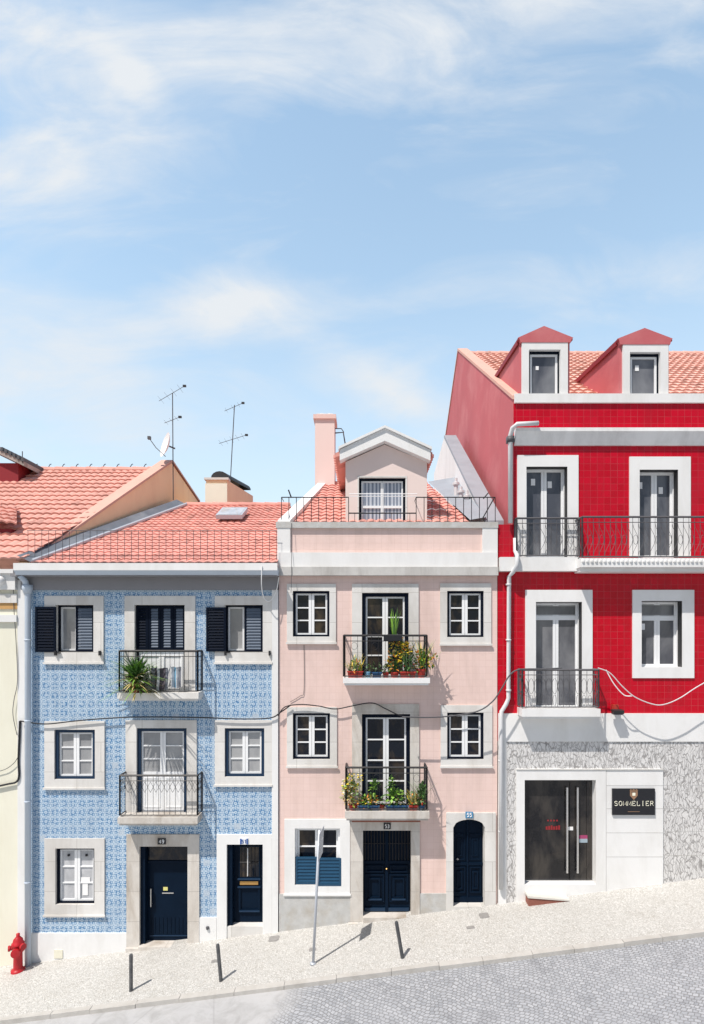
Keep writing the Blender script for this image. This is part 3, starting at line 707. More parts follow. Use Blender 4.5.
# ================================================================== CREAM HOUSE (left edge)
cream = thing('cream_house', 'pale cream house with red tiled roof cut by the left edge', 'house', (X(-40), 0, gz(X(-40))))
CX0, CX1 = X(-190), X(26.6)
GY = 5.2
w = MB('cream'); w.box(CX0, CX1, 0, 11, ZB - 1.5, Z(573)); w.build('wall', cream)
MB('white').box(X(18.2), X(26.5), -.03, .05, ZB, Z(580)).build('corner_strip', cream)
MB('white').box(CX0, X(17.9), -.12, .05, Z(590), Z(572.5)).box(CX0, X(18), -.2, .05, Z(574), Z(570)).build('cornice', cream)
MB('stone_white').box(CX0, X(18), -.06, .05, Z(603), Z(594)).use('ochre').box(CX0, X(18), -.03, .05, Z(609), Z(603)).use('white').box(CX0, X(18), -.07, .05, Z(622), Z(615)).build('ledge', cream)
m_ = MB('white').lathe([(.0, -.13), (.09, -.08), (.12, 0), (.09, .08), (0, .13)], (X(4), -.12, Z(581)), 10).build('medallion', cream, smooth=True)
apex = P(171.5, 463, GY)
A = P(-190, 560, -.25); B = P(25, 560, -.25); Cc = P(164, 470.5, GY); Dd = P(-190, 470.5, GY)
rf = MB('roof_pale'); tiles(rf, A, B, Cc, Dd, .22, .40, .035, .045)
ridge(rf, Dd, Cc, .12, .5)
rf.face([Dd, Cc, (Cc.x + .4, 13, A.z), (Dd.x, 13, A.z)])
rf.use('tarp')
nn = 26
for i in range(nn):
    p = Dd.lerp(Cc, (i + .5) / nn)
    if p.x > -11.5: rf.tube([p + Vector((0, 0, .1)), p + Vector((.06, 0, .2)), p + Vector((.1, 0, .21))], .014, 4)
cr = rf.build('roof', cream)
# gable wall of peach stucco that rises over the blue roof
gl = MB('orange')
fr = P(30, 562, 0.0); bk = P(199, 503, 10.5)
pts = [fr, apex, Vector((bk.x, bk.y, bk.z))]
def gv(p, zz): return Vector((p.x, p.y, zz))
th = Vector((-.28, 0, 0)); zz = Z(600)
vs = [gv(fr, zz), gv(apex, zz), gv(bk, zz), bk, apex, fr]; vs2 = [v_ + th for v_ in vs]
gl.raw(vs + vs2, [(0, 1, 4, 5), (1, 2, 3, 4), (6, 11, 10, 7), (7, 10, 9, 8), (0, 5, 11, 6), (2, 8, 9, 3), (5, 4, 10, 11), (4, 3, 9, 10)])
gl.use('coping_tan')
for a, b in ((fr, apex), (apex, bk)):
    u_ = Vector((.05, 0, .03)); gl.raw([a + u_, b + u_, b + th - Vector((.05, 0, -.03)), a + th - Vector((.05, 0, -.03)), a + u_ + Vector((0, 0, .07)), b + u_ + Vector((0, 0, .07)), b + th + Vector((-.05, 0, .10)), a + th + Vector((-.05, 0, .10))],
        [(0, 1, 5, 4), (4, 5, 6, 7), (3, 7, 6, 2), (0, 4, 7, 3), (1, 2, 6, 5)])
gl.build('gable_wall', cream)
# two roof dormers poking in from the left edge
dm = MB('redpaint'); p0 = P(22, 477, 4.4)
dm.box(p0.x - 3.5, p0.x, p0.y - .2, p0.y + 2.2, p0.z - .6, P(20, 465, 4.4).z)
dm.use('roof_grey'); a, b = P(-60, 425, 4.0), P(24, 466, 4.0)
dm.raw([a, b, b + Vector((0, 2.6, 0)), a + Vector((0, 2.6, 0)), a + Vector((0, 0, .14)), b + Vector((0, 0, .14)), b + Vector((0, 2.6, .14)), a + Vector((0, 2.6, .14))], [(0, 1, 2, 3), (4, 7, 6, 5), (0, 4, 5, 1), (1, 5, 6, 2), (2, 6, 7, 3), (3, 7, 4, 0)])
dm.use('iron_grey')
for i in range(6): q_ = a.lerp(b, .72 + i * .05); dm.box(q_.x, q_.x + .08, q_.y - .03, q_.y + 2.6, q_.z + .1, q_.z + .22)
dm.bar(b + Vector((-.05, 0, .1)), b + Vector((-.05, 0, .45)), .015)
dm.build('dormer', cr)
dm = MB('roof_pale'); b = P(17, 525, .75); c_ = P(17, 508, 2.1); e = P(-50, 500, 2.1); f_ = P(-50, 517, .75)
tiles(dm, f_, b, c_, e, .22, .36, .04, .05); dm.use('redpaint').box(b.x - 3, b.x - .25, b.y + .18, 2.2, b.z - .62, b.z - .06)
dm.build('dormer', cr)

# ================================================================== PINK HOUSE
PX0, PX1 = X(279), X(497.2)
pink = thing('pink_house', 'pink tiled townhouse with rooftop dormer and two flower-filled balconies', 'house', ((PX0 + PX1) / 2, 0, gz((PX0 + PX1) / 2)))
ops = [(293, 329.5, 591, 636.5), (362, 408.5, 593, 679), (447, 483.5, 591, 637), (293, 330, 713, 759), (362, 410, 714, 807), (447, 483.5, 712.5, 759), (295, 340, 828, 884.5), (363, 411, 830, 915), (453, 484.5, 819, 905.5)]
w = MB('pinktile'); wallplate(w, PX0, PX1, ZB, Z(523), [R(*q) for q in ops])
w.use('pinkwall')
for xx in (PX0, PX1): w.face([(xx, 0, ZB), (xx, 10.5, ZB), (xx, 10.5, Z(523)), (xx, 0, Z(523))])
w.face([(PX0, 10.5, ZB), (PX1, 10.5, ZB), (PX1, 10.5, Z(523)), (PX0, 10.5, Z(523))]); w.face([(PX0, .35, Z(523.5)), (PX1, .35, Z(523.5)), (PX1, .35, Z(560)), (PX0, .35, Z(560))])
w.build('wall', pink)
MB('cornice_pink').box(PX0 - .02, PX1 - .01, -.16, .1, Z(576), Z(567.6)).use('white').box(PX0 - .03, PX1 - .012, -.10, .1, Z(567.6), Z(553)).build('cornice', pink)
MB('stone_grey').box(X(277.5) - .03, X(497.5), -.07, .42, Z(528.3), Z(522.5)).build('coping', pink)
MB('white').box(X(277.6), X(290.5), -.055, .3, Z(553), Z(528.3)).build('parapet_pier', pink); MB('white').box(X(482), X(497.1), -.055, .3, Z(553), Z(528.3)).build('parapet_pier', pink)
MB('stone_grey').box(X(279.2), X(352), -.03, .05, ZB, Z(893.5)).build('plinth', pink); MB('stone_grey').box(X(419.8), X(446), -.03, .05, ZB, Z(893)).build('plinth', pink)
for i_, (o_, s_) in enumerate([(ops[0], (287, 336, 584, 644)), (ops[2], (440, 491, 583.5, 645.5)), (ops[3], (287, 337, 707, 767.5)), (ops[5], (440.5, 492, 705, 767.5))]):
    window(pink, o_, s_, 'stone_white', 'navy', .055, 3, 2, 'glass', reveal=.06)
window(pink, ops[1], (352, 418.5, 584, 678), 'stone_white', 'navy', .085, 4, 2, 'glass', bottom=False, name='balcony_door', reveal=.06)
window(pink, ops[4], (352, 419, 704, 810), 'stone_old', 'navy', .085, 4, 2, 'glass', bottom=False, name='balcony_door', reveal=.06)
r = R(*ops[6])
def exs(w, inner, rv):
    x0, x1, z0, z1 = r; s = MB(); mid = (x0 + x1) / 2
    s = MB(); louvre(s, x0 + .01, mid - .004, z0 + .01, Z(857), -.01, .05, .075, 'petrol', 'petrol'); s.build('shutter', w)
    s = MB(); louvre(s, mid + .004, x1 + .03, z0 - .02, Z(857.5), -.04, .05, .075, 'petrol', 'petrol'); s.build('shutter', w)
window(pink, ops[6], (284.5, 350, 819, 895), 'white', 'white_clean', .05, 3, 2, 'glass', extra=exs, reveal=.12)
# double door
r = R(*ops[7]); x0, x1, z0, z1 = r; o_ = R(350.4, 419.6, 821, 930)
d = MB('navy_door'); d.box(x0 - .01, x1 + .01, .2, .26, z0 - .05, z1 + .01); mid = (x0 + x1) / 2
d.box(mid - .035, mid + .035, .15, .2, z0, z1); d.box(x0, x1, .17, .2, Z(866), Z(863.5))
for a, b in ((x0 + .05, mid - .06), (mid + .06, x1 - .05)):
    for zz0, zz1, e in ((Z(905), Z(877), .035), (Z(901), Z(881), .03), (Z(875), Z(868), .03)):
        ins = .0 if e == .035 else .1 if zz1 < Z(878) else .02
        d.ring((a + ins, b - ins, zz0, zz1), (a + ins + e, b - ins - e, zz0 + e, zz1 - e), .165 if ins == 0 else .155, .2)
d.use('navy_trim')
for a, b in ((x0 + .12, mid - .12), (mid + .12, x1 - .12)): d.box(a, b, .14, .165, Z(903), Z(901.5)); d.box(a - .08, b + .08, .15, .17, z0 + .02, z0 + .10)
do = d.build('front_door', pink)
g = MB('black')
for i in range(15): g.bar((x0 + .05 + i * .074, .17, Z(863)), (x0 + .05 + i * .074, .17, z1 - .02), .012)
g.bar((x0, .17, Z(846)), (x1, .17, Z(846)), .012); g.build('door_grille', do)
MB('brass').lathe([(0, -.03), (.03, 0), (0, .03)], (mid + .0, .14, Z(871)), 8).build('door_knob', do)
s = MB('stone_old'); s.ring(o_, r, -.045, .3, False); s.box(x0 - .0, x1, -.14, .22, z0 - .5, z0 - .004); s.box(o_[0] - .05, x0 + .12, -.13, -.046, z0 - .6, z0 - .15); s.build('surround', do)
# arched door
r = R(*ops[8]); x0, x1, z0, z1 = r; o_ = R(446, 495.4, 812.5, 925); mid = (x0 + x1) / 2; sp = Z(827); n = 12
arc = [(x0 + (x1 - x0) * i / n, sp + (z1 - sp) * sqrt(max(0, 1 - (2 * i / n - 1) ** 2))) for i in range(n + 1)]
d = MB('navy_door'); d.box(x0 - .01, x1 + .01, .2, .26, z0 - .05, z1 + .01)
d.box(mid - .02, mid + .02, .16, .2, z0, z1 - .02); d.box(x0, x1, .17, .2, Z(868), Z(865.5)); d.box(x0, x1, .17, .2, z0, z0 + .12)
for a, b in ((x0 + .05, mid - .05), (mid + .05, x1 - .05)):
    for zz0, zz1, ins in ((Z(896), Z(869.5), 0), (Z(892), Z(874), .07)): d.ring((a + ins, b - ins, zz0, zz1), (a + ins + .03, b - ins - .03, zz0 + .03, zz1 - .03), .165, .2)
    for zz0, zz1, ins in ((Z(863), Z(836), 0), (Z(859), Z(841), .07)): d.ring((a + ins, b - ins, zz0, zz1), (a + ins + .025, b - ins - .025, zz0 + .025, zz1 - .025), .18, .2)
do = d.build('front_door', pink, 'narrow arched navy double door')
s = MB('stone_white'); s.box(o_[0], x0, -.045, .3, o_[2], o_[3]); s.box(x1, o_[1], -.045, .3, o_[2], o_[3])
for i in range(n):
    a, b = arc[i], arc[i + 1]; s.prism([a, b, (b[0], o_[3]), (a[0], o_[3])], -.0445, .3)
s.box(x0, x1, -.06, .22, z0 - .5, z0 - .004); s.build('surround', do)
MB('steel').lathe([(0, -.035), (.035, 0), (0, .035)], (X(458.5), .14, Z(861.5)), 8).build('door_knob', do)
bpU, zpU = balcony(pink, 343, 430, 635.5, 678, 684.5, .52, 'white', 'black', rpx=(343.8, 427), style='light', gap=.16, r=.0045)
bpL, zpL = balcony(pink, 345, 429.5, 768, 811.5, 820, .50, 'stone_old', 'black', rpx=(346, 427), style='light', gap=.16, r=.0045)
MB('brick').box(X(352), X(420), -.07, .0, Z(821.2), Z(819.5)).build('lintel_trim', pink)
number_sign('53', 383.5, 390.5, 822.2, 828.2, 'signblack', 'white_clean', -.06, 'black and white house number plate 53 above the double door')
number_sign('55', 465, 472.5, 811, 817.2, 'lightblue', 'white_clean', -.06, 'blue enamel house number plate 55 above the arched door')
# roof behind the parapet
RY = 4.5
def pr(px, py, y): return P(px, py, y)
A = pr(283, 523.5, .35); B = pr(345, 523.5, .35); Cc = pr(352, 484.5, RY); Dd = pr(319, 484.5, RY)
zA = A.z; zr_ = P(0, 484.5, RY).z
Rr = P(428, 484.5, RY); Rf = P(470, 523.5, .35)
rf = MB('roof'); tiles(rf, A, Vector((Rf.x, .35, zA)), Vector((Rr.x, RY, zr_)), Dd, .23, .34, .036, .030)
rf.face([Dd, (Rr.x, RY, zr_), (Rr.x, 9, zA), (Dd.x, 9, zA)]); ridge(rf, Dd, (Rr.x, RY, zr_), .1)
pr_ = rf.build('roof', pink)
# left sloping coping wall
lc = MB('white'); a = Vector((X(277.5), .0, Z(523))); b = P(319, 486, RY)
lc.raw([a + Vector((0, 0, -.5)), b + Vector((0, 0, -2)), b + Vector((.24, 0, -2)), a + Vector((.3, 0, -.5)), a + Vector((0, 0, .06)), b + Vector((-.0, 0, .13)), b + Vector((.24, 0, .13)), a + Vector((.3, 0, .06))],
       [(0, 1, 5, 4), (4, 5, 6, 7), (3, 7, 6, 2), (0, 4, 7, 3), (1, 2, 6, 5)])
lc.build('side_coping', pink)
# right: white gable wall with grey coping, leaning up to the red neighbour
gy = 6.6; tp = P(444, 438, gy); tr = P(456, 437, gy)
gw = MB('white'); z0 = Z(560); xg = X(489)
f_ = Vector((xg, .42, Z(521))); t_ = Vector((tp.x, gy, tp.z)); e = P(434, 474, 8.2)
gw.raw([(f_.x, f_.y, z0), (t_.x, t_.y, z0), (e.x, e.y, z0), tuple(e), tuple(t_), tuple(f_)], [(0, 1, 4, 5), (1, 2, 3, 4)])
gw.use('lead'); w1 = Vector((tr.x - tp.x, 0, 0)); fr = Vector((X(508) - xg, 0, 0)); u_ = Vector((0, 0, .1))
gw.raw([f_, t_, t_ + w1, f_ + fr, f_ + u_, t_ + u_, t_ + w1 + u_, f_ + fr + u_], [(0, 1, 5, 4), (4, 5, 6, 7), (3, 7, 6, 2), (0, 4, 7, 3), (1, 2, 6, 5), (0, 3, 2, 1)])
gw.raw([t_, t_ + w1, e + w1, e], [(0, 1, 2, 3)])
gwo = gw.build('gable_wall', pink)
a = Vector((Rf.x, .35, zA)); b = Vector((Rr.x, RY, zr_))
f = MB('lead'); u_ = Vector((0, 0, .09)); f.face([a + u_, b + u_, b + u_ + Vector((.36, 0, .06)), a + u_ + Vector((.36, 0, .06))])
f.use('lead'); f.face([b + u_ + Vector((.36, 0, .06)), a + u_ + Vector((.36, 0, .06)), (xg + .02, .42, zA + .2), (tp.x + .2, RY, zr_ + .25)])
f.build('flashing', pr_)
vt = MB('pipe_white')
for px, py, h in ((456, 496, .5), (461, 503, .45), (467, 509, .5)):
    c_ = P(px, py, 2.6 - (px - 456) * .05); vt.lathe([(.06, -.5), (.06, h * .6), (.1, h * .62), (.1, h * .75), (.04, h * .8), (.04, h)], c_, 8)
    vt.tube([c_, c_ + Vector((.35, 0, -.02))], .04, 6)
vt.build('roof_vent', pr_)
# chimney
c0 = P(315, 487, 4.3); c1 = P(334.5, 419, 4.3)
ch = MB('dormer_pink').box(c0.x, c1.x, 4.3, 5.1, c0.z - 1, c1.z); ch.use('pinkwall').box(c0.x - .05, c1.x + .05, 4.24, 5.16, c1.z, c1.z + .13)
ch.use('white').box(c0.x + .05, c1.x - .05, 4.35, 5.05, c1.z + .13, c1.z + .19)
for dx in (.18, .42): ch.lathe([(.07, 0), (.06, .12), (.02, .14)], (c0.x + dx, 4.7, c1.z + .19), 8)
ch.build('chimney', pr_)
bt = MB('iron_grey'); p0 = P(335, 433, 4.6); bt.tube([p0, p0 + Vector((.26, 0, .02)), p0 + Vector((.33, 0, -.4))], .022, 5); bt.tube([p0 + Vector((0, 0, .14)), p0 + Vector((.2, 0, .14)), p0 + Vector((.28, 0, .02))], .016, 5)
bt.build('chimney_bracket', pr_)
# dormer with gabled white barge
DY = .46
def dp_(px, py): return P(px, py, DY)
dl, dr = dp_(345.5, 0).x, dp_(427, 0).x; zb_ = dp_(0, 527).z; ze = dp_(0, 462).z; ap = dp_(384.5, 444.5)
wl, wr, wt = dp_(357.5, 0).x, dp_(407, 0).x, dp_(0, 476).z
dm = MB('dormer_pink')
for q in ([(dl, zb_), (wl, zb_), (wl, wt), (dl, wt)], [(wr, zb_), (dr, zb_), (dr, wt), (wr, wt)], [(dl, wt), (dr, wt), (dr, ze), (ap.x, ap.z), (dl, ze)]): dm.face([(p_[0], DY, p_[1]) for p_ in q])
dm.use('stone_white')
dm.box(wl, wl + .035, DY - .01, DY + .2, zb_, wt); dm.box(wr - .035, wr, DY - .01, DY + .2, zb_, wt); dm.box(wl, wr, DY - .0105, DY + .2, wt - .04, wt)
dm.use('dormer_pink')
for xx in (dl, dr): dm.face([(xx, DY, zb_), (xx, DY, ze), (xx, 4.9, ze), (xx, 4.9, zb_)])
dmo = dm.build('dormer', pink)
bl = MB('white'); th = .26; ov = .16
e0, e1 = dp_(340, 464), dp_(429.5, 467)
sl = (ap.z - ze) / (ap.x - dl)
for e in (-1, 1):
    xe = e0.x if e < 0 else e1.x; zE = ap.z - abs(xe - ap.x) * sl * .93
    poly = [(ap.x, ap.z + .02), (xe, zE), (xe, zE + th), (ap.x, ap.z + .02 + th * 1.15)]
    bl.prism(poly, DY - .22, DY + .06)
    bl.prism([(ap.x, ap.z + .021 + th * 1.15), (xe - e * -.03, zE + th + .001), (xe + e * .03, zE + th + .06), (ap.x, ap.z + .08 + th * 1.15)], DY - .27, DY + .1)
bl.build('barge_board', dmo)
rf = MB('roof')
for e in (-1, 1):
    xe = e0.x - .11 if e < 0 else e1.x + .06; zE = ap.z - abs(xe - ap.x) * sl * .93 + th
    rf.raw([(ap.x, DY - .1, ap.z + th * 1.1), (xe, DY - .1, zE), (xe, 4.7, zE), (ap.x, 5.2, ap.z + th * 1.1), (ap.x, DY - .1, ap.z + .05), (xe, DY - .1, zE - .1), (xe, 4.7, zE - .1), (ap.x, 5.2, ap.z + .05)],
           [(0, 1, 2, 3), (4, 7, 6, 5), (1, 5, 6, 2), (0, 4, 5, 1)])
    for i in range(17): y = DY + .1 + i * .21; rf.lathe([(.0, -.05), (.06, -.04), (.06, .04), (0, .05)], (xe, y, zE - .03), 7)
rf.build('dormer_roof', dmo)
f = MB('navy'); iw = (wl + .04, wr - .04, zb_, wt - .04); f.ring(iw, (iw[0] + .05, iw[1] - .05, zb_ + .05, iw[3] - .06), DY + .08, DY + .16)
wn_ = f.build('window', pink, 'dormer window with pleated curtains behind the glass')
c_ = MB('white_clean'); casements(c_, (iw[0] + .05, iw[1] - .05, zb_ + .05, iw[3] - .06), DY + .1, 1, 2, .035, .02, .03)
zz = dp_(0, 506).z; c_.box(iw[0] + .06, iw[1] - .06, DY + .105, DY + .145, zz - .03, zz + .03); c_.build('casement', wn_)
MB('curtain').face([(iw[0], DY + .14, zb_), (iw[1], DY + .14, zb_), (iw[1], DY + .14, iw[3]), (iw[0], DY + .14, iw[3])]).build('pane', wn_)
# rails on the coping
rl = MB('black'); z0 = Z(522.5); z1 = Z(496.5); yy = .08
for a, b, n in ((281, 348.5, 9), (416.5, 496, 10)):
    for i in range(n + 1): xx = X(a + (b - a) * i / n); rl.bar((xx, yy, z0), (xx, yy, z1), .009)
    rl.bar((X(a), yy, z1), (X(b), yy, z1), .013)
    rl.bar((X(a), yy, z1), (X(a), .5, z1), .01)
for i in range(12): xx = X(348.5 + 68 * i / 11); rl.bar((xx, yy + .05, z0), (xx, yy + .05, Z(512)), .006)
rl.bar((X(348.5), yy + .05, Z(512)), (X(416.5), yy + .05, Z(512)), .016)
rl.bar((X(482), yy, Z(520)), (X(495), yy, Z(497)), .014); rl.bar((X(484), yy, Z(498)), (X(489), yy, Z(492)), .014); rl.bar((X(291), yy, Z(497)), (X(288), yy, Z(489)), .016)
rl.use('white_clean'); rl.bar((X(349), yy + .1, Z(492)), (X(418), yy + .1, Z(492)), .01); rl.bar((X(349), yy + .1, Z(494.5)), (X(418), yy + .1, Z(494.5)), .008)
rl.build('roof_railing', pink)

# ================================================================== RED HOUSE
RX0, RX1 = X(513.5), X(985)
red = thing('red_house', 'red tiled house with white window frames above a stone shop front', 'house', (X(620), 0, gz(X(620))))
ops = [(526, 567, 467, 557), (639, 677.5, 470, 557), (535.5, 581.5, 602, 709), (641, 681.5, 601, 667), (524, 595, 779.5, 883.5)]
w = MB('redtile'); wallplate(w, RX0, RX1, Z(741), Z(395), [R(*q) for q in ops[:4]])
w.face([(X(497.6), .002, Z(741)), (RX0, .002, Z(741)), (RX0, .002, Z(524.5)), (X(497.6), .002, Z(524.5))])
w.use('redstucco'); w.face([(X(497.6), .002, Z(524.5)), (RX0, .002, Z(524.5)), (RX0, .5, Z(524.5)), (X(497.6), .5, Z(524.5))])
w.build('wall', red)
sw = MB('redstucco'); RYd = 8.0; zr2 = P(458, 351, RYd).z; zf2 = Z(400)
sw.prism([(0.003, ZB), (.003, zf2), (RYd, zr2), (2 * RYd - 0, zf2), (2 * RYd, ZB)], RX0 - .002, RX0 + .2, 'x')
sw.use('coping_tan')
for (ya, za, yb, zb) in ((-.02, zf2, RYd, zr2), (RYd, zr2, 2 * RYd, zf2)):
    sw.raw([(RX0 - .03, ya, za + .01), (RX0 + .33, ya, za + .01), (RX0 + .33, yb, zb + .01), (RX0 - .03, yb, zb + .01), (RX0 - .03, ya, za + .1), (RX0 + .33, ya, za + .1), (RX0 + .33, yb, zb + .1), (RX0 - .03, yb, zb + .1)],
           [(0, 3, 2, 1), (4, 5, 6, 7), (0, 1, 5, 4), (2, 3, 7, 6), (0, 4, 7, 3), (1, 2, 6, 5)])
sw.build('side_wall', red)
MB('crazed').box(X(506), X(515.8), -.02, .1, ZB + 2, Z(741.5)).box(X(515.8), X(662.3), -.02, .1, Z(768.5), Z(741.5)).box(X(662.3), RX1, -.02, .1, ZB + 2, Z(741.5)).build('stone_facing', red)
jt = MB('stone_grey')
for py in (785, 808, 831, 855): jt.box(X(506), X(515.7), -.0225, -.019, Z(py) - .004, Z(py) + .004); jt.box(X(662.5), RX1, -.0225, -.019, Z(py) - .004, Z(py) + .004)
for px in (704,): jt.box(X(px) - .01, X(px) + .006, -.0228, -.019, ZB + 2, Z(742))
jt.build('stone_joint', red)
MB('white').box(X(498), RX1, -.05, .05, Z(741.3), Z(713.3)).box(X(498), X(506), -.045, .05, ZB + 1, Z(741.3)).build('band', red)
MB('white').box(X(514), RX1, -.06, .3, Z(403.5), Z(394.5)).build('coping', red)
MB('band_white').prism([(.0, Z(446)), (-.06, Z(446)), (-.17, Z(436)), (-.2, Z(434)), (-.2, Z(430.5)), (.0, Z(430.5))], X(514) , RX1, 'x').build('cornice', red)
# roof and ridge
yR = .35; A = Vector((RX0 + .3, yR, Z(400) + .05)); B = Vector((RX1, yR, A.z)); Cc = Vector((RX1, RYd, zr2 - .12)); Dd = Vector((RX0 + .3, RYd, zr2 - .12))
rf = MB('roof_light'); tiles(rf, A, B, Cc, Dd, .24, .40, .032, .045); ridge(rf, Dd, Cc, .11); rf.face([Dd, Cc, (RX1, 2 * RYd, A.z), (RX0 + .3, 2 * RYd, A.z)])
rr_ = rf.build('roof', red)
MB('redstucco').prism([(0.01, ZB), (0.01, zf2), (RYd, zr2 - .2), (2 * RYd, zf2), (2 * RYd, ZB)], RX1 - .01, RX1, 'x').face([(RX0, 2 * RYd, ZB), (RX1, 2 * RYd, ZB), (RX1, 2 * RYd, zf2), (RX0, 2 * RYd, zf2)]).build('rear_wall', red)
sl = (Cc.z - A.z) / (RYd - yR)
def ydep(z): return yR + (z - A.z) / sl
def sticker(w, inner, rv, spots):
    for (fx_, fz, a, b) in spots:
        xx = inner[0] + (inner[1] - inner[0]) * fx_; zz = inner[2] + (inner[3] - inner[2]) * fz; MB('paper').box(xx - a / 2, xx + a / 2, rv + .018, rv + .027, zz - b / 2, zz + b / 2).build('label_paper', w)
for (x0p, x1p, yt, pk, sur, op, st_) in ((520.5, 570.5, 339, (544, 328), (522, 568, 342.5, 397), (529, 560.5, 349.5, 394), [(.28, .68, .07, .09)]), (620, 670, 340, (644.5, 330), (623, 668.5, 344.5, 398), (630, 660.5, 352, 395.5), [(.28, .72, .09, .13)])):
    x0, x1, ze2 = X(x0p), X(x1p), Z(yt); zb2 = Z(394.6)
    yb = ydep(ze2 + .3); zs_ = Z(sur[2]); r2 = R(*op); so = R(*sur); pkz = Z(pk[1]); xm = X(pk[0])
    b = MB('redstucco'); b.prism([(.06, zb2), (.06, ze2), (yb + .2, ze2 + .33), (yb + .2, ze2 - .1)], x0, so[0], 'x'); b.prism([(.06, zb2), (.06, ze2), (yb + .2, ze2 + .33), (yb + .2, ze2 - .1)], so[1], x1, 'x')
    b.prism([(x0, zs_), (x1, zs_), (x1 + .03, ze2), (x1 + .06, ze2 + .03), (xm, pkz + .045), (x0 - .06, ze2 + .03), (x0 - .03, ze2)], -.012, .1)
    do = b.build('dormer', red)
    rf2 = MB('redpaint'); t_ = .04
    for e, xe in ((-1, x0 - .05), (1, x1 + .05)):
        yb2 = ydep(pkz) + .2
        rf2.raw([(xm, -.005, pkz), (xe, -.005, ze2 - .03), (xe, yb + .3, ze2 + .27), (xm, yb2, pkz), (xm, -.005, pkz + t_), (xe, -.005, ze2 + t_ - .03), (xe, yb + .3, ze2 + t_ + .27), (xm, yb2, pkz + t_)],
                [(0, 1, 2, 3), (4, 7, 6, 5), (0, 4, 5, 1), (1, 5, 6, 2), (2, 6, 7, 3)])
    rf2.raw([(x0 - .06, .1, ze2 - .09), (x0 - .06, yb + .25, ze2 + .20), (x0 - .06, yb + .25, ze2 + .32), (x0 - .06, .1, ze2 + .03), (x0 - .03, .1, ze2 - .09), (x0 - .03, yb + .25, ze2 + .20), (x0 - .03, yb + .25, ze2 + .32), (x0 - .03, .1, ze2 + .03)], [(0, 1, 2, 3), (7, 6, 5, 4), (0, 4, 5, 1), (0, 3, 7, 4)])
    rf2.build('dormer_roof', do)
    fr2 = MB('white').ring((so[0], so[1], zb2, so[3]), (r2[0], r2[1], zb2, r2[3]), -.0, .22, False).build('surround', do)
    w2 = MB('navy').ring((r2[0] - .01, r2[1] + .01, zb2 - .01, r2[3] + .01), (r2[0] + .05, r2[1] - .03, zb2 + .02, r2[3] - .06), .10, .16).build('window', red, None)
    inn = (r2[0] + .05, r2[1] - .03, zb2 + .02, r2[3] - .06)
    c_ = MB('white_clean'); casements(c_, inn, .12, 1, 1, .05); c_.build('casement', w2)
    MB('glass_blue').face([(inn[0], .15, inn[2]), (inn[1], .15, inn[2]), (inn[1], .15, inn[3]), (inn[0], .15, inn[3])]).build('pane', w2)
    sticker(w2, inn, .12, st_)
# windows and french doors
window(red, ops[0], (517, 578, 455.5, 557), 'white', 'white_clean', .03, 1, 2, 'glass_blue', reveal_strip='lamp_black', bottom=False, name='balcony_door', reveal=.2, extra=lambda w, i, r_: sticker(w, i, r_, [(.22, .87, .10, .16), (.66, .84, .10, .16)]))
window(red, ops[1], (629, 690, 457, 557), 'white', 'white_clean', .03, 1, 2, 'glass_blue', reveal_strip='lamp_black', bottom=False, name='balcony_door', reveal=.2, extra=lambda w, i, r_: sticker(w, i, r_, [(.12, .86, .10, .16), (.70, .80, .10, .16)]))
def transom(op, ztr, st_):
    def ex(w, i, r_):
        c = MB('white_clean'); z = Z(ztr); c.box(i[0], i[1], r_ - .01, r_ + .055, z - .055, z + .055)
        c.box(i[0] + .05, i[1] - .05, r_ + .01, r_ + .035, z + .06, i[3] - .05); c.build('transom_bar', w)
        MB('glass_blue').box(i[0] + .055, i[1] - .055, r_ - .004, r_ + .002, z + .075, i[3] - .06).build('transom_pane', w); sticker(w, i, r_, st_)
    return ex
window(red, ops[2], (525, 592, 590, 709), 'white', 'white_clean', .03, 1, 2, 'glass_blue', reveal_strip='lamp_black', bottom=False, name='balcony_door', reveal=.2, extra=transom(ops[2], 617.5, []))
window(red, ops[3], (632, 693.5, 590, 678), 'white', 'white_clean', .03, 1, 2, 'glass_blue', reveal_strip='lamp_black', reveal=.2, sill=False, extra=transom(ops[3], 618, [(.14, .62, .08, .15), (.70, .90, .12, .07)]))
# upper balcony: a shallow ledge then the deeper moulded slab
p1, p2 = .2, .5
def fx(px, p): return X(px) * (D - p) / D
def fz(py, p): return CZ - (py - HY) / PXM * (D - p) / D
sl_ = MB('white').box(X(498.2), fx(581, p1), -p1, .05, fz(571, p1), fz(557, p1))
sl_.box(fx(581, p2), RX1, -p2, .05, fz(567, p2), fz(558, p2)).box(fx(581, p2) + .03, RX1, -p2 + .12, .05, fz(571, p2), fz(567, p2))
xx = fx(583, p2)
while xx < RX1: sl_.lathe([(0, -.05), (.035, -.04), (.04, 0), (.02, .03), (0, .04)], (xx, -p2, fz(560.5, p2)), 6); xx += .1
bo = sl_.build('balcony', red)
rl = MB('iron_grey'); railing(rl, fx(517, p1), fx(580, p1), fz(557, p1), fz(518, p1), -p1 + .03, -.005, style='lens', gap=.13, r=.006); rl.build('railing', bo)
rl = MB('iron_grey'); railing(rl, fx(583, p2), RX1 - .05, fz(558, p2), fz(516.5, p2), -p2 + .05, -.005, style='lens', gap=.13, r=.006); rl.build('railing', bo)
b2, z2 = balcony(red, 522, 600.5, 670, 709, 718, .42, 'white', 'iron_grey', rpx=(523, 599.5), style='scroll', gap=.14, r=.006)
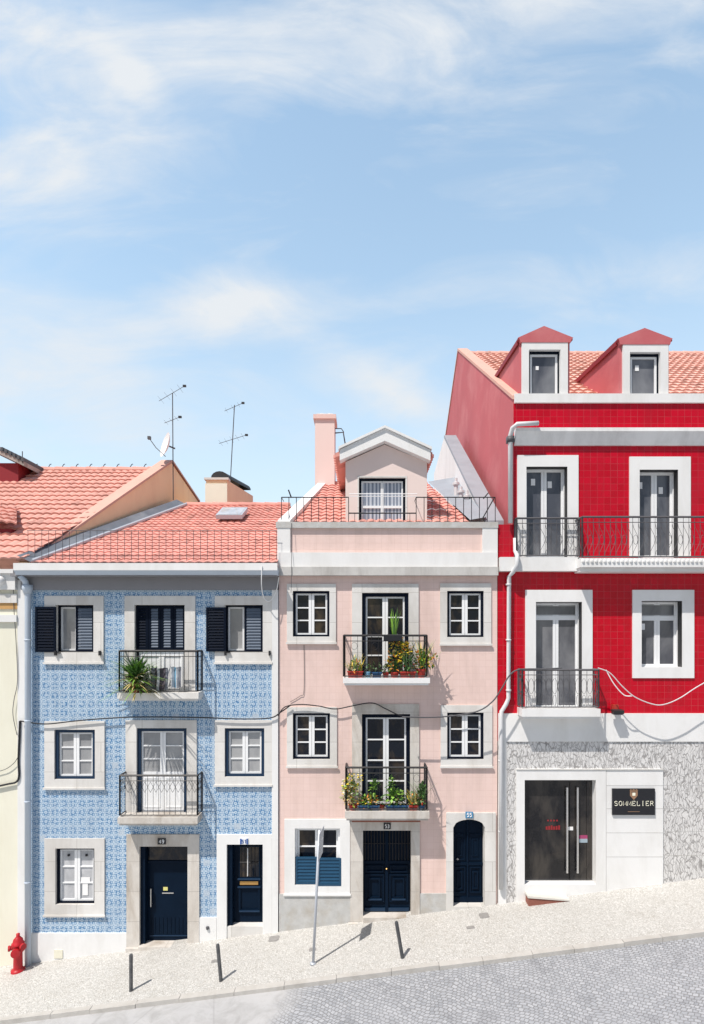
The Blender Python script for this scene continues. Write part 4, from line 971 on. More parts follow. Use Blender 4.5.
# shop front: white frame, glass double door, panelled side
r = R(*ops[4]); x0, x1, z0, z1 = r
sf = MB('white'); sf.ring((X(515.8), X(605), z0 - 1.2, Z(768.5)), (x0, x1, z0, z1), -.06, .3)
sf.box(X(605.4), X(662), -.055, .3, ZB + 2.0, Z(768.5))
sf.use('stone_grey'); sf.box(X(515.8), X(662.2), -.075, -.056, Z(769.5), Z(768.6))
for py in (785, 808, 832, 856): sf.box(X(605.5), X(661.9), -.0575, -.054, Z(py) - .005, Z(py) + .005)
sf.build('shop_front', red)
d = MB('steel'); d.ring((x0 + .0, x1 - .0, z0, z1), (x0 + .02, x1 - .02, z0 + .03, z1 - .02), .12, .16); mid = (x0 + x1) / 2 + .0
so = d.build('shop_door', red)
g = MB('glass_shop'); xm = X(571.5); g.box(x0 + .02, xm - .006, .135, .147, z0 + .03, z1 - .02); g.box(xm + .006, x1 - .16, .135, .147, z0 + .03, z1 - .02); g.box(x1 - .15, x1 - .02, .135, .147, z0 + .03, z1 - .02); g.build('pane', so)
for px in (568, 578.5):
    h = MB('steel').tube([(X(px), .06, Z(874)), (X(px), .06, Z(788))], .026, 8)
    for py in (792, 870): h.bar((X(px), .06, Z(py)), (X(px), .135, Z(py)), .012)
    h.build('door_handle', so)
s = MB('pink_sticker').box(X(581), X(589.5), .126, .134, Z(840.5), Z(837)); s.use('net').box(X(581), X(589.5), .126, .134, Z(844.5), Z(840.6)); s.use('paper').box(X(570.2), X(575), .126, .134, Z(832), Z(828.5)); s.build('sticker', so)
g = MB('red_print')
for i in range(6): g.box(X(547.5 + i * 2.5), X(549.3 + i * 2.5), .126, .134, Z(831.5), Z(828.2 - (i % 3) * .5))
for i in range(4): g.box(X(549 + i * 3), X(550.6 + i * 3), .126, .134, Z(823), Z(821.5))
g.build('window_lettering', so, 'small red lettering inside the glass')
st = MB('concrete'); a, b = X(524), X(565); y0, y1 = -.34, -.062   # low ramped doorstep with a brick edge
za, zc = gz(a, .25), gz(b, .035)
st.raw([(a, y0, za - .05), (b, y0, zc - .03), (b, y1, zc - .03), (a, y1, za - .05), (a, y0, za), (b, y0, zc), (b, y1, zc), (a, y1, za)], [(4, 5, 6, 7), (0, 1, 5, 4), (3, 7, 6, 2), (0, 4, 7, 3), (1, 2, 6, 5)])
st.use('brick').raw([(a + .02, y0 + .02, gz(a, -.05)), (b - .02, y0 + .02, gz(b, -.05)), (b - .02, y1, gz(b, -.05)), (a + .02, y1, gz(a, -.05)), (a + .02, y0 + .02, za - .05), (b - .02, y0 + .02, zc - .03), (b - .02, y1, zc - .03), (a + .02, y1, za - .05)], [(0, 1, 5, 4), (0, 4, 7, 3), (1, 2, 6, 5)])
st.build('doorstep', red)
# pipes
dp = MB('pipe_white')
dp.tube([(X(535), -.28, Z(427.5)), (X(514), -.28, Z(428.5)), (X(510.5), -.2, Z(431)), (X(509.3), -.10, Z(437)), (X(509.3), -.10, Z(524))], .055, 8)
dp.use('iron_grey').box(X(506), X(512.6), -.16, .0, Z(444), Z(438)); dp.use('pipe_white')
dp.tube([(X(514), -.12, Z(539)), (X(514), -.12, Z(552)), (X(514), -.29, Z(557)), (X(514), -.3, Z(566)), (X(511), -.2, Z(573)), (X(508), -.10, Z(577)), (X(507.5), -.09, Z(698)), (X(505), -.09, Z(704)), (X(500.5), -.10, Z(711)), (X(499.8), -.12, Z(720)), (X(499.8), -.12, ZB + 3)], .052, 8)
for py in (585, 640, 690, 760, 830): dp.lathe([(.064, -.02), (.064, .02)], (X(507.5 if py < 700 else 499.8), -.10, Z(py)), 8)
dp.build('drainpipe', red, smooth=True)

sr = R(610.7, 653, 787.7, 813.8)
sg = thing('shop_sign', 'black wall sign reading SOMMELIER with a bronze crest beside the shop door', 'sign', ((sr[0] + sr[1]) / 2, -.06, sr[2]))
MB('signblack').box(*sr[:2], -.10, -.056, *sr[2:]).build('panel', sg)
t_ = MB('bud_white'); letters(t_, 'SOMMELIER', X(612), X(652), Z(804.5), .105, -.1005, .0065); t_.build('lettering', sg)
c_ = MB('gold'); cx_, cz_ = X(631.8), Z(793.7); c_.prism([(cx_ - .09, cz_ + .09), (cx_ - .09, cz_ - .02), (cx_, cz_ - .12), (cx_ + .09, cz_ - .02), (cx_ + .09, cz_ + .09)], -.106, -.0995)
c_.prism([(cx_ - .10, cz_ + .10), (cx_ - .07, cz_ + .135), (cx_ - .035, cz_ + .11), (cx_, cz_ + .14), (cx_ + .035, cz_ + .11), (cx_ + .07, cz_ + .135), (cx_ + .10, cz_ + .10)], -.106, -.0995)
c_.use('bud_white').box(cx_ - .035, cx_ + .035, -.109, -.1055, cz_ - .02, cz_ + .05); c_.use('signblack').box(cx_ - .06, cx_ + .06, -.1085, -.1055, cz_ + .06, cz_ + .07)
c_.use('gold').box(cx_ - .14, cx_ + .14, -.1035, -.0995, Z(810.6), Z(810.2)); c_.build('crest', sg)
lr = thing('wall_floodlight', 'small dark floodlight on the white band beside the iron balcony of the red house', 'lamp', (X(613), -.06, Z(712)))
MB('lamp_black').prism([(-.32, Z(709)), (-.30, Z(712.5)), (-.16, Z(713)), (-.16, Z(708.3))], X(608.5), X(618.5), 'x').build('housing', lr)
MB('pot_red').box(X(611), X(616), -.16, -.02, Z(709), Z(704)).build('bracket', lr)
MB('glass_blue').box(X(609.2), X(617.8), -.31, -.17, Z(713.4), Z(712.9)).build('lens', lr)

# ================================================================== CABLES
def cable(label, pts, r, mat, n=8, y=-.08):
    V = [P(p[0], p[1], p[2] if len(p) > 2 else y) for p in pts]; out = []
    for i in range(len(V) - 1):
        p0, p1, p2, p3 = V[max(i - 1, 0)], V[i], V[i + 1], V[min(i + 2, len(V) - 1)]
        for k in range(n):
            t = k / n; out.append(.5 * ((2 * p1) + (-p0 + p2) * t + (2 * p0 - 5 * p1 + 4 * p2 - p3) * t * t + (-p0 + 3 * p1 - 3 * p2 + p3) * t ** 3))
    out.append(V[-1]); o = MB(mat).tube(out, r, 5).build('cable'); tag(o, label, 'cable', 'cables on the fronts'); recentre(o, out[0]); return o
cable('dark cable running level across the blue tiled front at first floor height', [(20, 721), (45, 724), (75, 721), (105, 718.5), (140, 717), (200, 717.5), (240, 719), (270, 718), (281, 712), (291, 705)], .016, 'black', y=-.10)
cable('dark cable sagging across the pink front just over the lower windows', [(278, 716), (285, 707), (300, 704.5), (318, 706), (335, 709), (352, 706), (372, 703), (386, 709), (402, 716), (425, 717.5), (450, 716), (475, 712)], .014, 'black', y=-.12)
cable('grey cable rising from the pink front to the red house balcony', [(402, 717), (440, 717), (475, 712), (492, 702), (502, 688), (510, 675), (520, 669.5), (545, 669), (562, 668)], .017, 'iron_grey', y=-.5)
cable('pale cable hanging in a loop right of the red house balcony', [(598, 668), (610, 673), (622, 686), (635, 697), (652, 704), (664, 704.5), (680, 698), (704, 683), (760, 655), (860, 690), (980, 640)], .012, 'pipe_white', y=-.45)
cable('thin second strand looped under the pale cable near the red house balcony', [(606, 670), (614, 684), (624, 695), (632, 696)], .012, 'paper', y=-.44)
cable('thin white wire dropping from the blue gutter corner', [(262, 566, -.47), (261.5, 585, -.4), (264, 598, -.1), (270, 601, -.1), (276, 592, -.1), (279, 577, -.2)], .011, 'paper')
cable('black cable bundle running down the cream wall beside the corner strip', [(20, 721), (19.5, 735), (18.5, 760), (19, 776), (16, 782), (8, 784), (-6, 787)], .024, 'black', y=-.05)
cable('thin grey wire hanging down the upper cream wall', [(14, 572), (13.5, 600), (16, 640), (17.5, 680), (14, 700), (13, 715), (17, 735)], .008, 'iron_grey', y=-.05)
cable('thin slack wire on the lower cream wall', [(-4, 772), (6, 769), (14, 763), (18, 757)], .008, 'iron_grey', y=-.05)
cable('thin vertical wire beside the upper left window of the pink house', [(291.5, 523, -.08), (291.5, 545, -.12), (291.5, 575, -.18), (291, 592, -.06)], .006, 'iron_grey')
cable('thin grey wire under the upper left window of the pink house', [(304, 645), (304, 690), (300, 696), (290, 702)], .006, 'iron_grey', y=-.02)

# ================================================================== ROOF AERIALS
def aerial(root, base, top, booms):
    m_ = MB('iron_grey').tube([base, top], .016, 6); m_.build('mast', root)
    for (a, b, n, half) in booms:
        e = MB('iron_grey'); e.bar(a, b, .009)
        for i in range(n):
            c = a.lerp(b, (i + .3) / n); e.bar(c - Vector((0, half, 0)), c + Vector((0, half, 0)), .004)
        e.use('black').box(b.x - .05, b.x + .05, b.y - .03, b.y + .03, b.z - .03, b.z + .03); e.build('antenna', root)
y1 = GY - .05
b_ = P(173.3, 500, y1 - .2); t_ = P(172.5, 393, y1 - .2)
ar = thing('tv_aerial', 'tall television aerial with two booms fixed to the peach gable', 'aerial', b_, 'television aerials on the roofs')
aerial(ar, b_, t_, [(P(159, 401, y1 - .2), P(184.5, 386, y1 - .2), 4, .3), (P(164.5, 423, y1 - .2), P(180, 417, y1 - .2), 3, .2)])
b_ = P(230.5, 478, 6.6); t_ = P(234.5, 405, 6.6)
ar = thing('tv_aerial', 'slim television aerial standing behind the dark chimney cowl', 'aerial', b_, 'television aerials on the roofs')
aerial(ar, b_, t_, [(P(219, 443.5, 6.6), P(246.5, 435, 6.6), 5, .3), (P(224.5, 411, 6.6), P(243, 403, 6.6), 3, .2)])
dq = P(168.5, 446, y1 - .35)
ds = thing('satellite_dish', 'white satellite dish seen almost edge-on at the gable peak', 'satellite dish', P(171, 456, y1 - .35), None)
nrm = Vector((-.80, -.56, .22)).normalized(); ua = nrm.cross(Vector((0, 1, 0))).normalized(); va = nrm.cross(ua)
d = MB('paper'); vs = []; fs = []
for i in range(5):
    for k in range(16):
        rr0 = .40 * i / 4; a = 2 * pi * k / 16; vs.append(dq + (ua * cos(a) + va * sin(a)) * rr0 + nrm * (.12 * (i / 4) ** 2))
for i in range(4):
    for k in range(16): fs.append((i * 16 + k, i * 16 + (k + 1) % 16, (i + 1) * 16 + (k + 1) % 16, (i + 1) * 16 + k))
d.raw(vs, fs).build('reflector', ds, smooth=True)
e = MB('iron_grey').tube([dq - ua * -.35, dq + nrm * .35 + ua * .2, dq + nrm * .62], .012, 5); e.box(*[v for q_ in zip(dq + nrm * .62 - Vector((.04, .04, .04)), dq + nrm * .62 + Vector((.05, .05, .05))) for v in q_]); e.build('feed_arm', ds)
MB('iron_grey').tube([dq - nrm * .02, dq + Vector((.18, .1, -.05))], .025, 6).build('dish_bracket', ds)

# ================================================================== STREET FURNITURE
def frame_pts(base, top, prof, n=12):
    base, top = Vector(base), Vector(top); return [base.lerp(top, z) for r, z in prof], [r for r, z in prof]
labels = ['upright grey bollard farthest downhill by the kerb, near the wide blue door', 'slightly tilted grey bollard by the kerb below the glazed panel door', 'leaning grey bollard farthest uphill, below the double door of the pink house']
proto = None
for (bx, by, tx, ty), lb in zip(((131, 991, 131, 954), (221, 981, 217.5, 943), (402.5, 958, 396, 920)), labels):
    g = G(bx, by); t_ = P(tx, ty, g.y)
    if proto is None:
        m_ = MB('bollard'); m_.lathe([(.038, -.05), (.038, .72), (.036, .752), (.028, .768), (.0, .775)], (0, 0, 0), 14)
        o = proto = m_.build('bollard', None, smooth=False)
        for p_ in proto.data.polygons: p_.use_smooth = len(p_.vertices) == 4
        proto.data.set_sharp_from_angle(angle=radians(40))
    else: o = proto.copy(); C.objects.link(o)
    tag(o, lb, 'bollard', 'bollards along the kerb'); o.location = g
    d_ = (t_ - g); o.rotation_mode = 'QUATERNION'; o.rotation_quaternion = Vector((0, 0, 1)).rotation_difference(d_)
g = G(313, 964); tp_ = P(319.5, 830, g.y)
sp = thing('sign_post', 'slim leaning metal signpost on the pavement with its sign seen edge-on', 'sign post', g)
MB('galv').tube([g - Vector((0, 0, .05)), tp_], .028, 8).lathe([(.07, 0), (.06, .03), (.03, .04)], g, 10).build('pole', sp, smooth=True)
ax = (tp_ - g).normalized(); hd = Vector((.10, .98, 0)).normalized()
for z0, z1, nm in ((2.28, 2.62, 'sign_plate'), (2.64, 2.86, 'sign_plate')):
    L_ = (tp_ - g).length; k0, k1 = L_ - (2.86 - z0), L_ - (2.86 - z1)
    a, b = g + ax * k0 + Vector((.035, 0, 0)), g + ax * k1 + Vector((.035, 0, 0)); th_ = Vector((.012, 0, 0)); q0, q1 = hd * -.26, hd * .30
    s = MB('white_clean'); vs = [a + q0, a + q1, b + q1, b + q0]; s.raw(vs, [(0, 1, 2, 3)]); s.use('galv'); s.raw([v_ + th_ for v_ in vs], [(3, 2, 1, 0)]); s.use('galv')
    s.raw(vs + [v_ + th_ for v_ in vs], [(0, 4, 5, 1), (1, 5, 6, 2), (2, 6, 7, 3), (3, 7, 4, 0)]); s.build(nm, sp)
g = G(18, 971); hy = thing('fire_hydrant', 'red fire hydrant on the pavement against the cream wall', 'fire hydrant', g)
MB('hydrant').lathe([(.15, -.05), (.15, .04), (.105, .05), (.10, .09), (.095, .42), (.125, .46), (.13, .60), (.14, .62), (.14, .65), (.115, .67), (.10, .74), (.055, .79), (.04, .81), (.04, .87), (.0, .88)], g, 18).build('barrel', hy, smooth=True)
for s_, zz, rr0 in ((-1, .56, .05), (1, .60, .06)):
    n_ = MB('hydrant'); d_ = Vector((s_ * .9, -.43, 0)).normalized(); n_.tube([g + Vector((0, 0, zz)), g + Vector((0, 0, zz)) + d_ * .15, g + Vector((0, 0, zz)) + d_ * .155, g + Vector((0, 0, zz)) + d_ * .2], [rr0, rr0, rr0 * 1.35, rr0 * 1.3], 10); n_.build('side_outlet', hy)
n_ = MB('hydrant'); d_ = Vector((.25, -.97, 0)); q_ = g + Vector((0, 0, .50)); n_.tube([q_, q_ + d_ * .15, q_ + d_ * .155, q_ + d_ * .21, q_ + d_ * .215], [.075, .075, .10, .10, .05], 12); n_.build('front_outlet', hy)
# utility covers in the pavement
cl = ['square grey cover flush in the pavement near the corner of the blue and pink houses', 'small grey cover in the pavement beside the tilted bollard', 'small round-edged cover in the pavement behind the signpost', 'grey cover in the pavement nearest the arched door', 'small dark cover in the pavement between the arched door and the kerb']
for (px, py, a, b), lb in zip(((274, 938.5, .24, .26), (215, 961, .16, .12), (312.5, 949.5, .16, .14), (484, 915.5, .22, .24), (470.5, 927.5, .18, .12)), cl):
    g = G(px, py, .004); u_ = Vector((1, 0, SL)).normalized(); v_ = Vector((0, 1, 0)); c_ = MB('cover'); up_ = Vector((0, 0, .008)); n_ = 8
    pts = [g + u_ * a / 2 * sx + v_ * b / 2 * sy for sx, sy in ((-1, -.7), (-.7, -1), (.7, -1), (1, -.7), (1, .7), (.7, 1), (-.7, 1), (-1, .7))]
    c_.raw([p_ - up_ for p_ in pts] + [p_ + up_ * .4 for p_ in pts], [tuple(range(8, 16))] + [(i, (i + 1) % 8, 8 + (i + 1) % 8, 8 + i) for i in range(8)])
    i_ = [g + (p_ - g) * .8 + up_ * .6 for p_ in pts]; c_.face(i_)
    o = c_.build('access_cover'); tag(o, lb, 'cover', 'access covers in the pavement'); recentre(o, g)

# ================================================================== BALCONY PLANTS AND WASHING
def potted(label, px0, px1, pytop, zb, y, mat, planter, plant, seed, depth=None, group=None):
    x0, x1 = fx(px0, -y), fx(px1, -y); zt = fz(pytop, -y); dpt = depth or min(.2, (x1 - x0)); cx_ = (x0 + x1) / 2
    root = thing('potted_plant', label, 'potted plant', (cx_, y, zb), group); rnd = random.Random(seed)
    p_ = MB(mat)
    if planter:
        a, b = x0, x1; p_.raw([(a + .02, y - dpt / 2 + .02, zb), (b - .02, y - dpt / 2 + .02, zb), (b - .02, y + dpt / 2 - .02, zb), (a + .02, y + dpt / 2 - .02, zb), (a, y - dpt / 2, zt), (b, y - dpt / 2, zt), (b, y + dpt / 2, zt), (a, y + dpt / 2, zt)], [(0, 3, 2, 1), (0, 1, 5, 4), (1, 2, 6, 5), (2, 3, 7, 6), (3, 0, 4, 7)])
        p_.box(a - .008, b + .008, y - dpt / 2 - .012, y - dpt / 2 - .001, zt - .025, zt + .004); p_.use('soil').face([(a, y - dpt / 2, zt - .02), (b, y - dpt / 2, zt - .02), (b, y + dpt / 2, zt - .02), (a, y + dpt / 2, zt - .02)])
    else:
        r_ = (x1 - x0) / 2; h_ = zt - zb; p_.lathe([(r_ * .72, 0), (r_ * .95, h_ * .8), (r_ * 1.05, h_ * .81), (r_ * 1.05, h_)], (cx_, y, zb), 12)
        p_.use('soil').lathe([(r_ * .9, h_ - .01), (r_ * .2, h_ + .004)], (cx_, y, zb), 10)
    p_.build('pot', root)
    f = MB(); plant(f, Vector((cx_, y, zt)), (x1 - x0), rnd); f.build('foliage', root)
def at(px, py, y): return Vector((fx(px, -y), y, fz(py, -y)))
yb = -.36; gU = 'pots on the upper pink balcony'
def p_grass(f, c, w, r):
    for i in range(3): blades(f, c + Vector(((i - 1) * w * .32, 0, 0)), 16, .50, .026, .7, ['leaf_lime', 'leaf_dry', 'leaf_pale', 'flower_yellow'], r)
    bush(f, c + Vector((.0, 0, .12)), (w * .55, .1, .16), 70, .07, .05, ['leaf_pale', 'leaf', 'flower_orange', 'leaf_dry'], r)
potted('red trough with yellowish grasses at the left end of the upper pink balcony', 347.5, 363, 671, zpU, yb, 'pot_red', True, p_grass, 1, .16, gU)
def p_small(f, c, w, r): bush(f, c + Vector((0, 0, .06)), (w * .7, .08, .14), 50, .08, .045, ['leaf_dark', 'leaf', 'leaf_pale', 'soil'], r)
potted('pale blue pot left of the darker blue pot on the upper pink balcony', 365, 371, 671.5, zpU, yb, 'pot_sky', False, p_small, 2, None, gU)
potted('dark blue trough on the upper pink balcony', 372, 381.5, 672, zpU, yb, 'pot_blue', True, p_small, 3, .16, gU)
potted('small red pot beside the dark blue trough on the upper pink balcony', 382.5, 389, 672, zpU, yb, 'pot_red', False, p_small, 4, None, gU)
def p_tall(f, c, w, r):
    tips = [at(394 + r.uniform(-5, 9), 640 + r.uniform(-6, 22), yb + r.uniform(-.06, .08)) for i in range(12)]; stems(f, c, tips, 'leaf')
    blades(f, at(394, 640, yb), 34, .72, .05, .30, ['leaf_lime', 'leaf_lime', 'leaf'], r, .15)
    for (px, py, rx, rz, n) in ((396, 642, .20, .15, 110), (404, 650, .20, .20, 150), (396, 659, .22, .2, 130), (391, 667, .18, .13, 80)):
        bush(f, at(px, py, yb), (rx, .1, rz), n, .075, .065, ['flower_yellow', 'flower_yellow', 'flower_yellow', 'leaf', 'leaf_dark', 'flower_orange'] if py < 655 else ['flower_orange', 'leaf', 'leaf_dark', 'leaf_dry', 'flower_yellow'], r)
potted('tall yellow-flowering plant in a red pot, centre of the upper pink balcony', 390, 399, 672, zpU, yb, 'pot_red', False, p_tall, 5, None, gU)
def p_bush(f, c, w, r):
    bush(f, c + Vector((0, 0, .24)), (w * .55, .12, .30), 240, .10, .045, ['leaf_dark', 'leaf', 'leaf', 'leaf_pale'], r); blades(f, c, 22, .75, .028, .45, ['leaf', 'leaf_pale'], r)
    bush(f, c + Vector((0.02, -.05, .12)), (w * .4, .05, .1), 10, .05, .04, ['flower_red'], r)
potted('red trough with a dark green bush on the upper pink balcony', 400, 415.5, 671.5, zpU, yb, 'pot_red', True, p_bush, 6, .17, gU)
def p_right(f, c, w, r):
    blades(f, c, 34, .85, .032, .75, ['leaf', 'leaf_lime', 'flower_yellow', 'leaf_dry'], r, .35)
    for (px, py, n) in ((421, 655, 40), (426, 662, 40), (431, 659, 26), (418, 664, 26)): bush(f, at(px, py, yb), (.15, .1, .17), n * 2, .075, .055, ['flower_yellow', 'leaf_lime', 'flower_orange', 'leaf'], r)
potted('yellow spiky plant in an orange-red pot at the right end of the upper pink balcony', 417, 425.5, 669, zpU, yb, 'pot_red', False, p_right, 7, None, gU)
pot_s = thing('watering_trough', 'dark narrow planter hooked over the handrail of the upper pink balcony', 'planter', at(393, 638, -.46))
q0, q1 = at(383.5, 640, -.47), at(402, 635.2, -.47); MB('signblack').box(q0.x, q1.x, -.56, -.475, q0.z - .02, q1.z).build('box', pot_s); MB('iron_grey').tube([(q0.x + .1, -.48, q1.z), (q0.x + .1, -.45, q1.z + .03), (q0.x + .1, -.44, q1.z - .03)], .006, 4).tube([(q1.x - .1, -.48, q1.z), (q1.x - .1, -.45, q1.z + .03), (q1.x - .1, -.44, q1.z - .03)], .006, 4).build('hook', pot_s)
gL = 'pots on the lower pink balcony'; yb = -.35
def q_left(f, c, w, r):
    tips = [at(350 + r.uniform(-4, 10), 782 + r.uniform(-6, 14), yb + r.uniform(-.05, .1)) for i in range(9)]; stems(f, c, tips, 'leaf_dry')
    for t_ in tips: bush(f, t_, (.13, .1, .13), 40, .075, .06, ['leaf_lime', 'leaf_dry', 'flower_yellow', 'leaf_pale', 'bud_white'], r)
    bush(f, c + Vector((0, 0, .14)), (.22, .12, .2), 120, .075, .055, ['leaf_lime', 'leaf', 'flower_orange', 'leaf_dry'], r)
potted('tall pale yellow-green plant at the left end of the lower pink balcony', 348.5, 357, 804.5, zpL, yb, 'pot_red', False, q_left, 11, None, gL)
def q_mix(f, c, w, r):
    bush(f, c + Vector((0, 0, .07)), (w * .55, .1, .15), 190, .075, .05, ['leaf', 'leaf_lime', 'leaf_dark', 'leaf_pale', 'flower_orange', 'flower_yellow'], r)
    for dx, h in ((w * .22, .38), (w * .33, .46)):
        t_ = c + Vector((dx, 0, h)); stems(f, c + Vector((dx, 0, 0)), [t_], 'leaf'); bush(f, t_, (.11, .08, .15), 46, .08, .055, ['leaf', 'leaf_lime'], r)
potted('left blue trough with mixed greenery on the lower pink balcony', 358, 379, 804.5, zpL, yb, 'pot_blue', True, q_mix, 12, .17, gL)
potted('small red pot between the two blue troughs on the lower pink balcony', 379.8, 384.6, 804.5, zpL, yb, 'pot_red', False, p_small, 13, None, gL)
def q_green(f, c, w, r):
    bush(f, c + Vector((0, 0, .07)), (w * .55, .1, .15), 160, .075, .05, ['leaf', 'leaf_dark', 'leaf_pale', 'leaf_dry'], r)
    bush(f, c + Vector((-w * .12, 0, .22)), (.2, .12, .17), 140, .09, .07, ['leaf_lime', 'leaf_lime', 'leaf'], r)
    t_ = c + Vector((-w * .3, 0, .48)); stems(f, c + Vector((-w * .3, 0, 0)), [t_], 'leaf'); bush(f, t_, (.11, .08, .17), 46, .08, .055, ['leaf', 'leaf_lime'], r)
potted('right blue trough with a bright green bush on the lower pink balcony', 385.5, 408, 804.5, zpL, yb, 'pot_blue', True, q_green, 14, .17, gL)
potted('red trough with grassy leaves near the right end of the lower pink balcony', 409, 417.5, 804.5, zpL, yb, 'pot_red', True, p_grass, 15, .16, gL)
potted('dark blue pot of grass at the right corner of the lower pink balcony', 418.3, 425, 805, zpL, yb, 'pot_blue', False, p_bush, 16, None, gL)
# big strap-leaved plant on the blue balcony
yb = -.31
def q_yucca(f, c, w, r):
    bush(f, at(136, 677, yb), (.30, .16, .30), 150, .22, .05, ['leaf_dark', 'leaf', 'leaf_dark', 'leaf_lime'], r)
    bush(f, at(135, 688, -.40), (.24, .08, .14), 60, .20, .05, ['leaf_dry', 'leaf_lime', 'bud_white', 'leaf'], r)
    blades(f, at(137, 680, yb), 120, .88, .058, 1.45, ['leaf_dark', 'leaf', 'leaf', 'leaf_lime'], r, .75); blades(f, at(133, 674, -.40), 50, .62, .05, 1.3, ['leaf_dark', 'leaf', 'leaf_lime'], r, .8)
    blades(f, at(134, 683, -.38), 90, .58, .06, 1.9, ['leaf_dry', 'leaf_dry', 'leaf_lime', 'leaf_pale', 'bud_white'], r, 1.3)
    blades(f, at(138, 689, -.46), 40, .42, .045, 1.7, ['leaf_dry', 'leaf_pale', 'leaf_lime'], r, 1.8)
potted('large strap-leaved green plant spilling over the upper blue house balcony', 130, 141, 685, zU, yb, 'pot_red', False, q_yucca, 21)
def cloth(label, px0, px1, py0, py1, y, mats, seed):
    rnd = random.Random(seed); root = None; a, b = at(px0, py0, y), at(px1, py1, y)
    mb = MB(mats[0]); n = 14; ph = rnd.uniform(0, 6); rows = 6
    for i in range(n):
        mb.use(mats[int(i / n * len(mats))]); 
        for k in range(rows):
            q = []
            for (ii, kk) in ((i, k), (i + 1, k), (i + 1, k + 1), (i, k + 1)):
                t, s = ii / n, kk / rows; q.append((a.x + (b.x - a.x) * (t + .02 * sin(5 * s + ph)), y + .03 * sin(t * 13 + ph) * (.4 + s) + .01 * sin(s * 7), a.z + (b.z - a.z) * s + .01 * sin(t * 9)))
            mb.face(q)
    o = mb.build('hanging_clothes', None, smooth=True); tag(o, label, 'laundry', 'washing on the upper blue balcony'); recentre(o, ((a.x + b.x) / 2, y, b.z)); return o
mt['cloth_a'] = M('plum_cloth', (.12, .105, .13), .9, .3, 9); mt['cloth_b'] = M('pale_cloth', (.55, .57, .60), .9, .08, 9); mt['cloth_c'] = M('slate_cloth', (.24, .25, .29), .9, .2, 9)
cloth('dark plum and grey clothes hung out on the upper blue house balcony', 151, 168, 668, 690, -.24, ['cloth_c', 'cloth_a', 'cloth_b', 'cloth_a', 'cloth_a', 'cloth_c'], 2)
cloth('white and blue garment hung right of the dark clothes on the upper blue balcony', 171, 181.5, 667, 688, -.24, ['cloth_b', 'pot_sky', 'cloth_b', 'cloth_c'], 5)

# ================================================================== SKY, SUN, CAMERA
SUN = Vector((-.40, -.45, 1.0)).normalized()
el = math.asin(SUN.z); az = math.atan2(SUN.x, SUN.y)
wd = bpy.data.worlds.new('World'); sc.world = wd; wd.use_nodes = True; t = wd.node_tree; t.nodes.clear()
out = N(t, 'ShaderNodeOutputWorld'); bg = N(t, 'ShaderNodeBackground'); L(t, bg.outputs[0], out.inputs[0])
sky = N(t, 'ShaderNodeTexSky', sky_type='NISHITA', sun_disc=False); sky.sun_elevation = el; sky.sun_rotation = az
sky.air_density = 1.0; sky.dust_density = 1.2; sky.ozone_density = 1.0
tc = N(t, 'ShaderNodeTexCoord'); sep = N(t, 'ShaderNodeSeparateXYZ'); L(t, tc.outputs['Generated'], sep.inputs[0])
ya = math_(t, 'MAXIMUM', math_(t, 'ABSOLUTE', sep.outputs[1]), .12)
qx = math_(t, 'DIVIDE', sep.outputs[0], ya); qz = math_(t, 'DIVIDE', sep.outputs[2], ya)
cb = N(t, 'ShaderNodeCombineXYZ'); L(t, qx, cb.inputs[0]); L(t, qz, cb.inputs[1])
def blob(px, py, rx, ry, rot, amp):                     # a soft patch of cloud cover in a sky direction
    mp = N(t, 'ShaderNodeMapping', vector_type='TEXTURE'); mp.inputs['Location'].default_value = ((px - CX) / F, (HY - py) / F, 0)
    mp.inputs['Rotation'].default_value = (0, 0, rot); mp.inputs['Scale'].default_value = (rx / F, ry / F, 1)
    L(t, cb.outputs[0], mp.inputs[0]); g = N(t, 'ShaderNodeTexGradient', gradient_type='SPHERICAL'); L(t, mp.outputs[0], g.inputs[0])
    return math_(t, 'MULTIPLY', g.outputs[0], amp)
cov = None
for a in ((30, 40, 330, 170, .1, .62), (60, 185, 190, 90, .25, .55), (520, 5, 420, 100, .2, .80), (235, 305, 180, 45, .10, .75), (30, 320, 190, 60, -.35, .65), (395, 395, 170, 40, -.45, .75), (60, 395, 300, 70, -.2, .60), (620, 285, 260, 50, .1, .25), (130, 75, 60, 25, -.7, .4)):
    b_ = blob(*a); cov = b_ if cov is None else math_(t, 'ADD', cov, b_)
mp = N(t, 'ShaderNodeMapping'); mp.inputs['Rotation'].default_value = (0, 0, .30); mp.inputs['Scale'].default_value = (1.7, 4.2, 1); L(t, cb.outputs[0], mp.inputs[0])
n1 = N(t, 'ShaderNodeTexNoise'); n1.inputs['Scale'].default_value = 1.6; n1.inputs['Detail'].default_value = 9; n1.inputs['Roughness'].default_value = .58; n1.inputs['Distortion'].default_value = .7; L(t, mp.outputs[0], n1.inputs['Vector'])
n2 = N(t, 'ShaderNodeTexNoise'); n2.inputs['Scale'].default_value = 5; n2.inputs['Detail'].default_value = 8; n2.inputs['Roughness'].default_value = .62; n2.inputs['Distortion'].default_value = .5; L(t, mp.outputs[0], n2.inputs['Vector'])
nn = math_(t, 'ADD', math_(t, 'MULTIPLY', n1.outputs[0], 1.0), math_(t, 'MULTIPLY', n2.outputs[0], .55))
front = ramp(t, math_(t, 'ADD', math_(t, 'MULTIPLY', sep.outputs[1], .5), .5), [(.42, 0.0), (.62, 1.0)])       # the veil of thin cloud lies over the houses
cl = math_(t, 'MULTIPLY', math_(t, 'ADD', math_(t, 'SUBTRACT', nn, .86), math_(t, 'MULTIPLY', cov, .62)), 2.5, True)
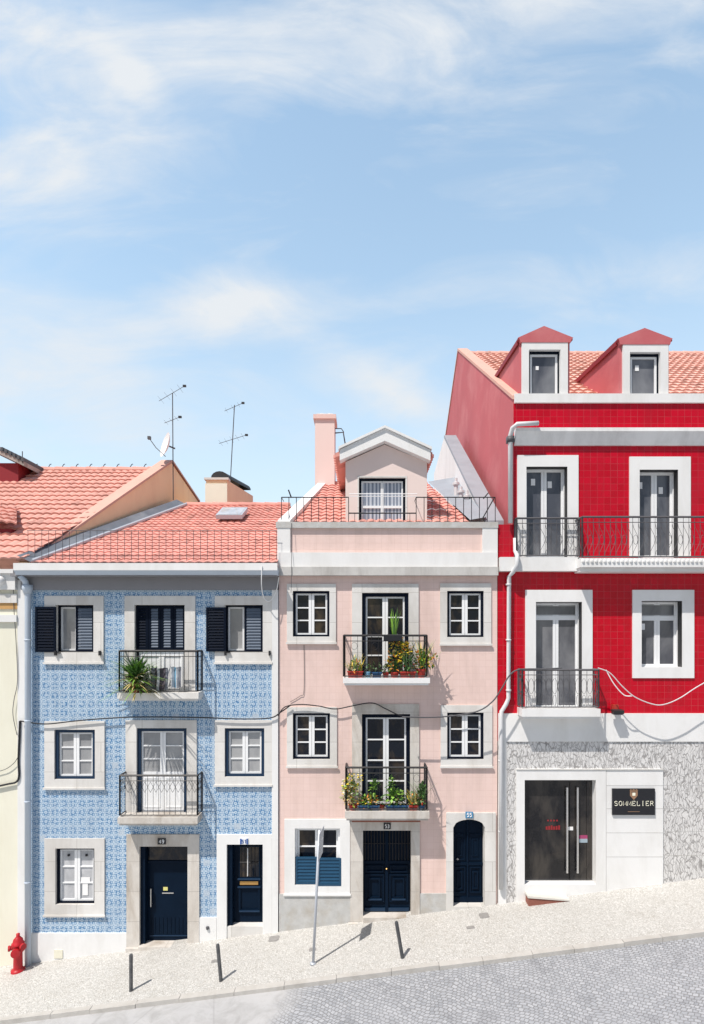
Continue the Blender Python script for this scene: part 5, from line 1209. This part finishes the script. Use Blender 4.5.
veil = math_(t, 'MULTIPLY', math_(t, 'ADD', math_(t, 'MULTIPLY', cov, .85), math_(t, 'MULTIPLY', math_(t, 'SUBTRACT', n1.outputs[0], .5), 1.5)), .95, True)
cl = math_(t, 'MULTIPLY', ramp(t, cl, [(.0, 0.0), (.4, .22), (1.0, .80)]), front)
cl = math_(t, 'MAXIMUM', cl, math_(t, 'MULTIPLY', math_(t, 'ADD', math_(t, 'MULTIPLY', cl, .55), math_(t, 'MULTIPLY', veil, .85), True), front))
# horizon haze
hz = ramp(t, sep.outputs[2], [(.0, 1.0), (.16, .90), (.34, .58), (.52, .28), (.8, .12)])
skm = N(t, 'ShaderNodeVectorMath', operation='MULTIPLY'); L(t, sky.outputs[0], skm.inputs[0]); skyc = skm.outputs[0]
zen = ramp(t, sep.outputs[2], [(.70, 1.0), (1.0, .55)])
gain = mix(t, front, (.80, .76, .70), (2.16, 2.30, 1.97)); gain = mix(t, 1.0, gain, zen, 'MULTIPLY')  # sky overhead dimmed, sky behind the camera dimmed and warmed, to cut fill
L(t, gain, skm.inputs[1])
skyc = mix(t, math_(t, 'MULTIPLY', math_(t, 'MULTIPLY', hz, .78), front), skyc, (4.85, 5.2, 5.6))
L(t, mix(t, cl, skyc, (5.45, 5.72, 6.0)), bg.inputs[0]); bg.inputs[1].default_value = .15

sd = bpy.data.lights.new('Sun', 'SUN'); sd.energy = 5.0; sd.angle = radians(.53); sd.color = (1.0, .94, .87)
so_ = bpy.data.objects.new('Sun', sd); C.objects.link(so_); so_.rotation_euler = (-SUN).to_track_quat('-Z', 'Y').to_euler(); so_.location = (-10, -14, 25)

cd = bpy.data.cameras.new('Camera'); cam = bpy.data.objects.new('Camera', cd); C.objects.link(cam)
cam.location = (0, -D, CZ); cam.rotation_euler = (radians(90), 0, 0)
cd.sensor_width = 36; cd.sensor_fit = 'AUTO'; cd.lens = F / 1024 * 36
cd.shift_x = -(CX - 352) / 1024; cd.shift_y = (HY - 512) / 1024; cd.clip_end = 2000
sc.camera = cam
sc.view_settings.view_transform = 'Standard'; sc.view_settings.look = 'None'; sc.view_settings.exposure = 0; sc.view_settings.gamma = 1
sc.cycles.max_bounces = 8
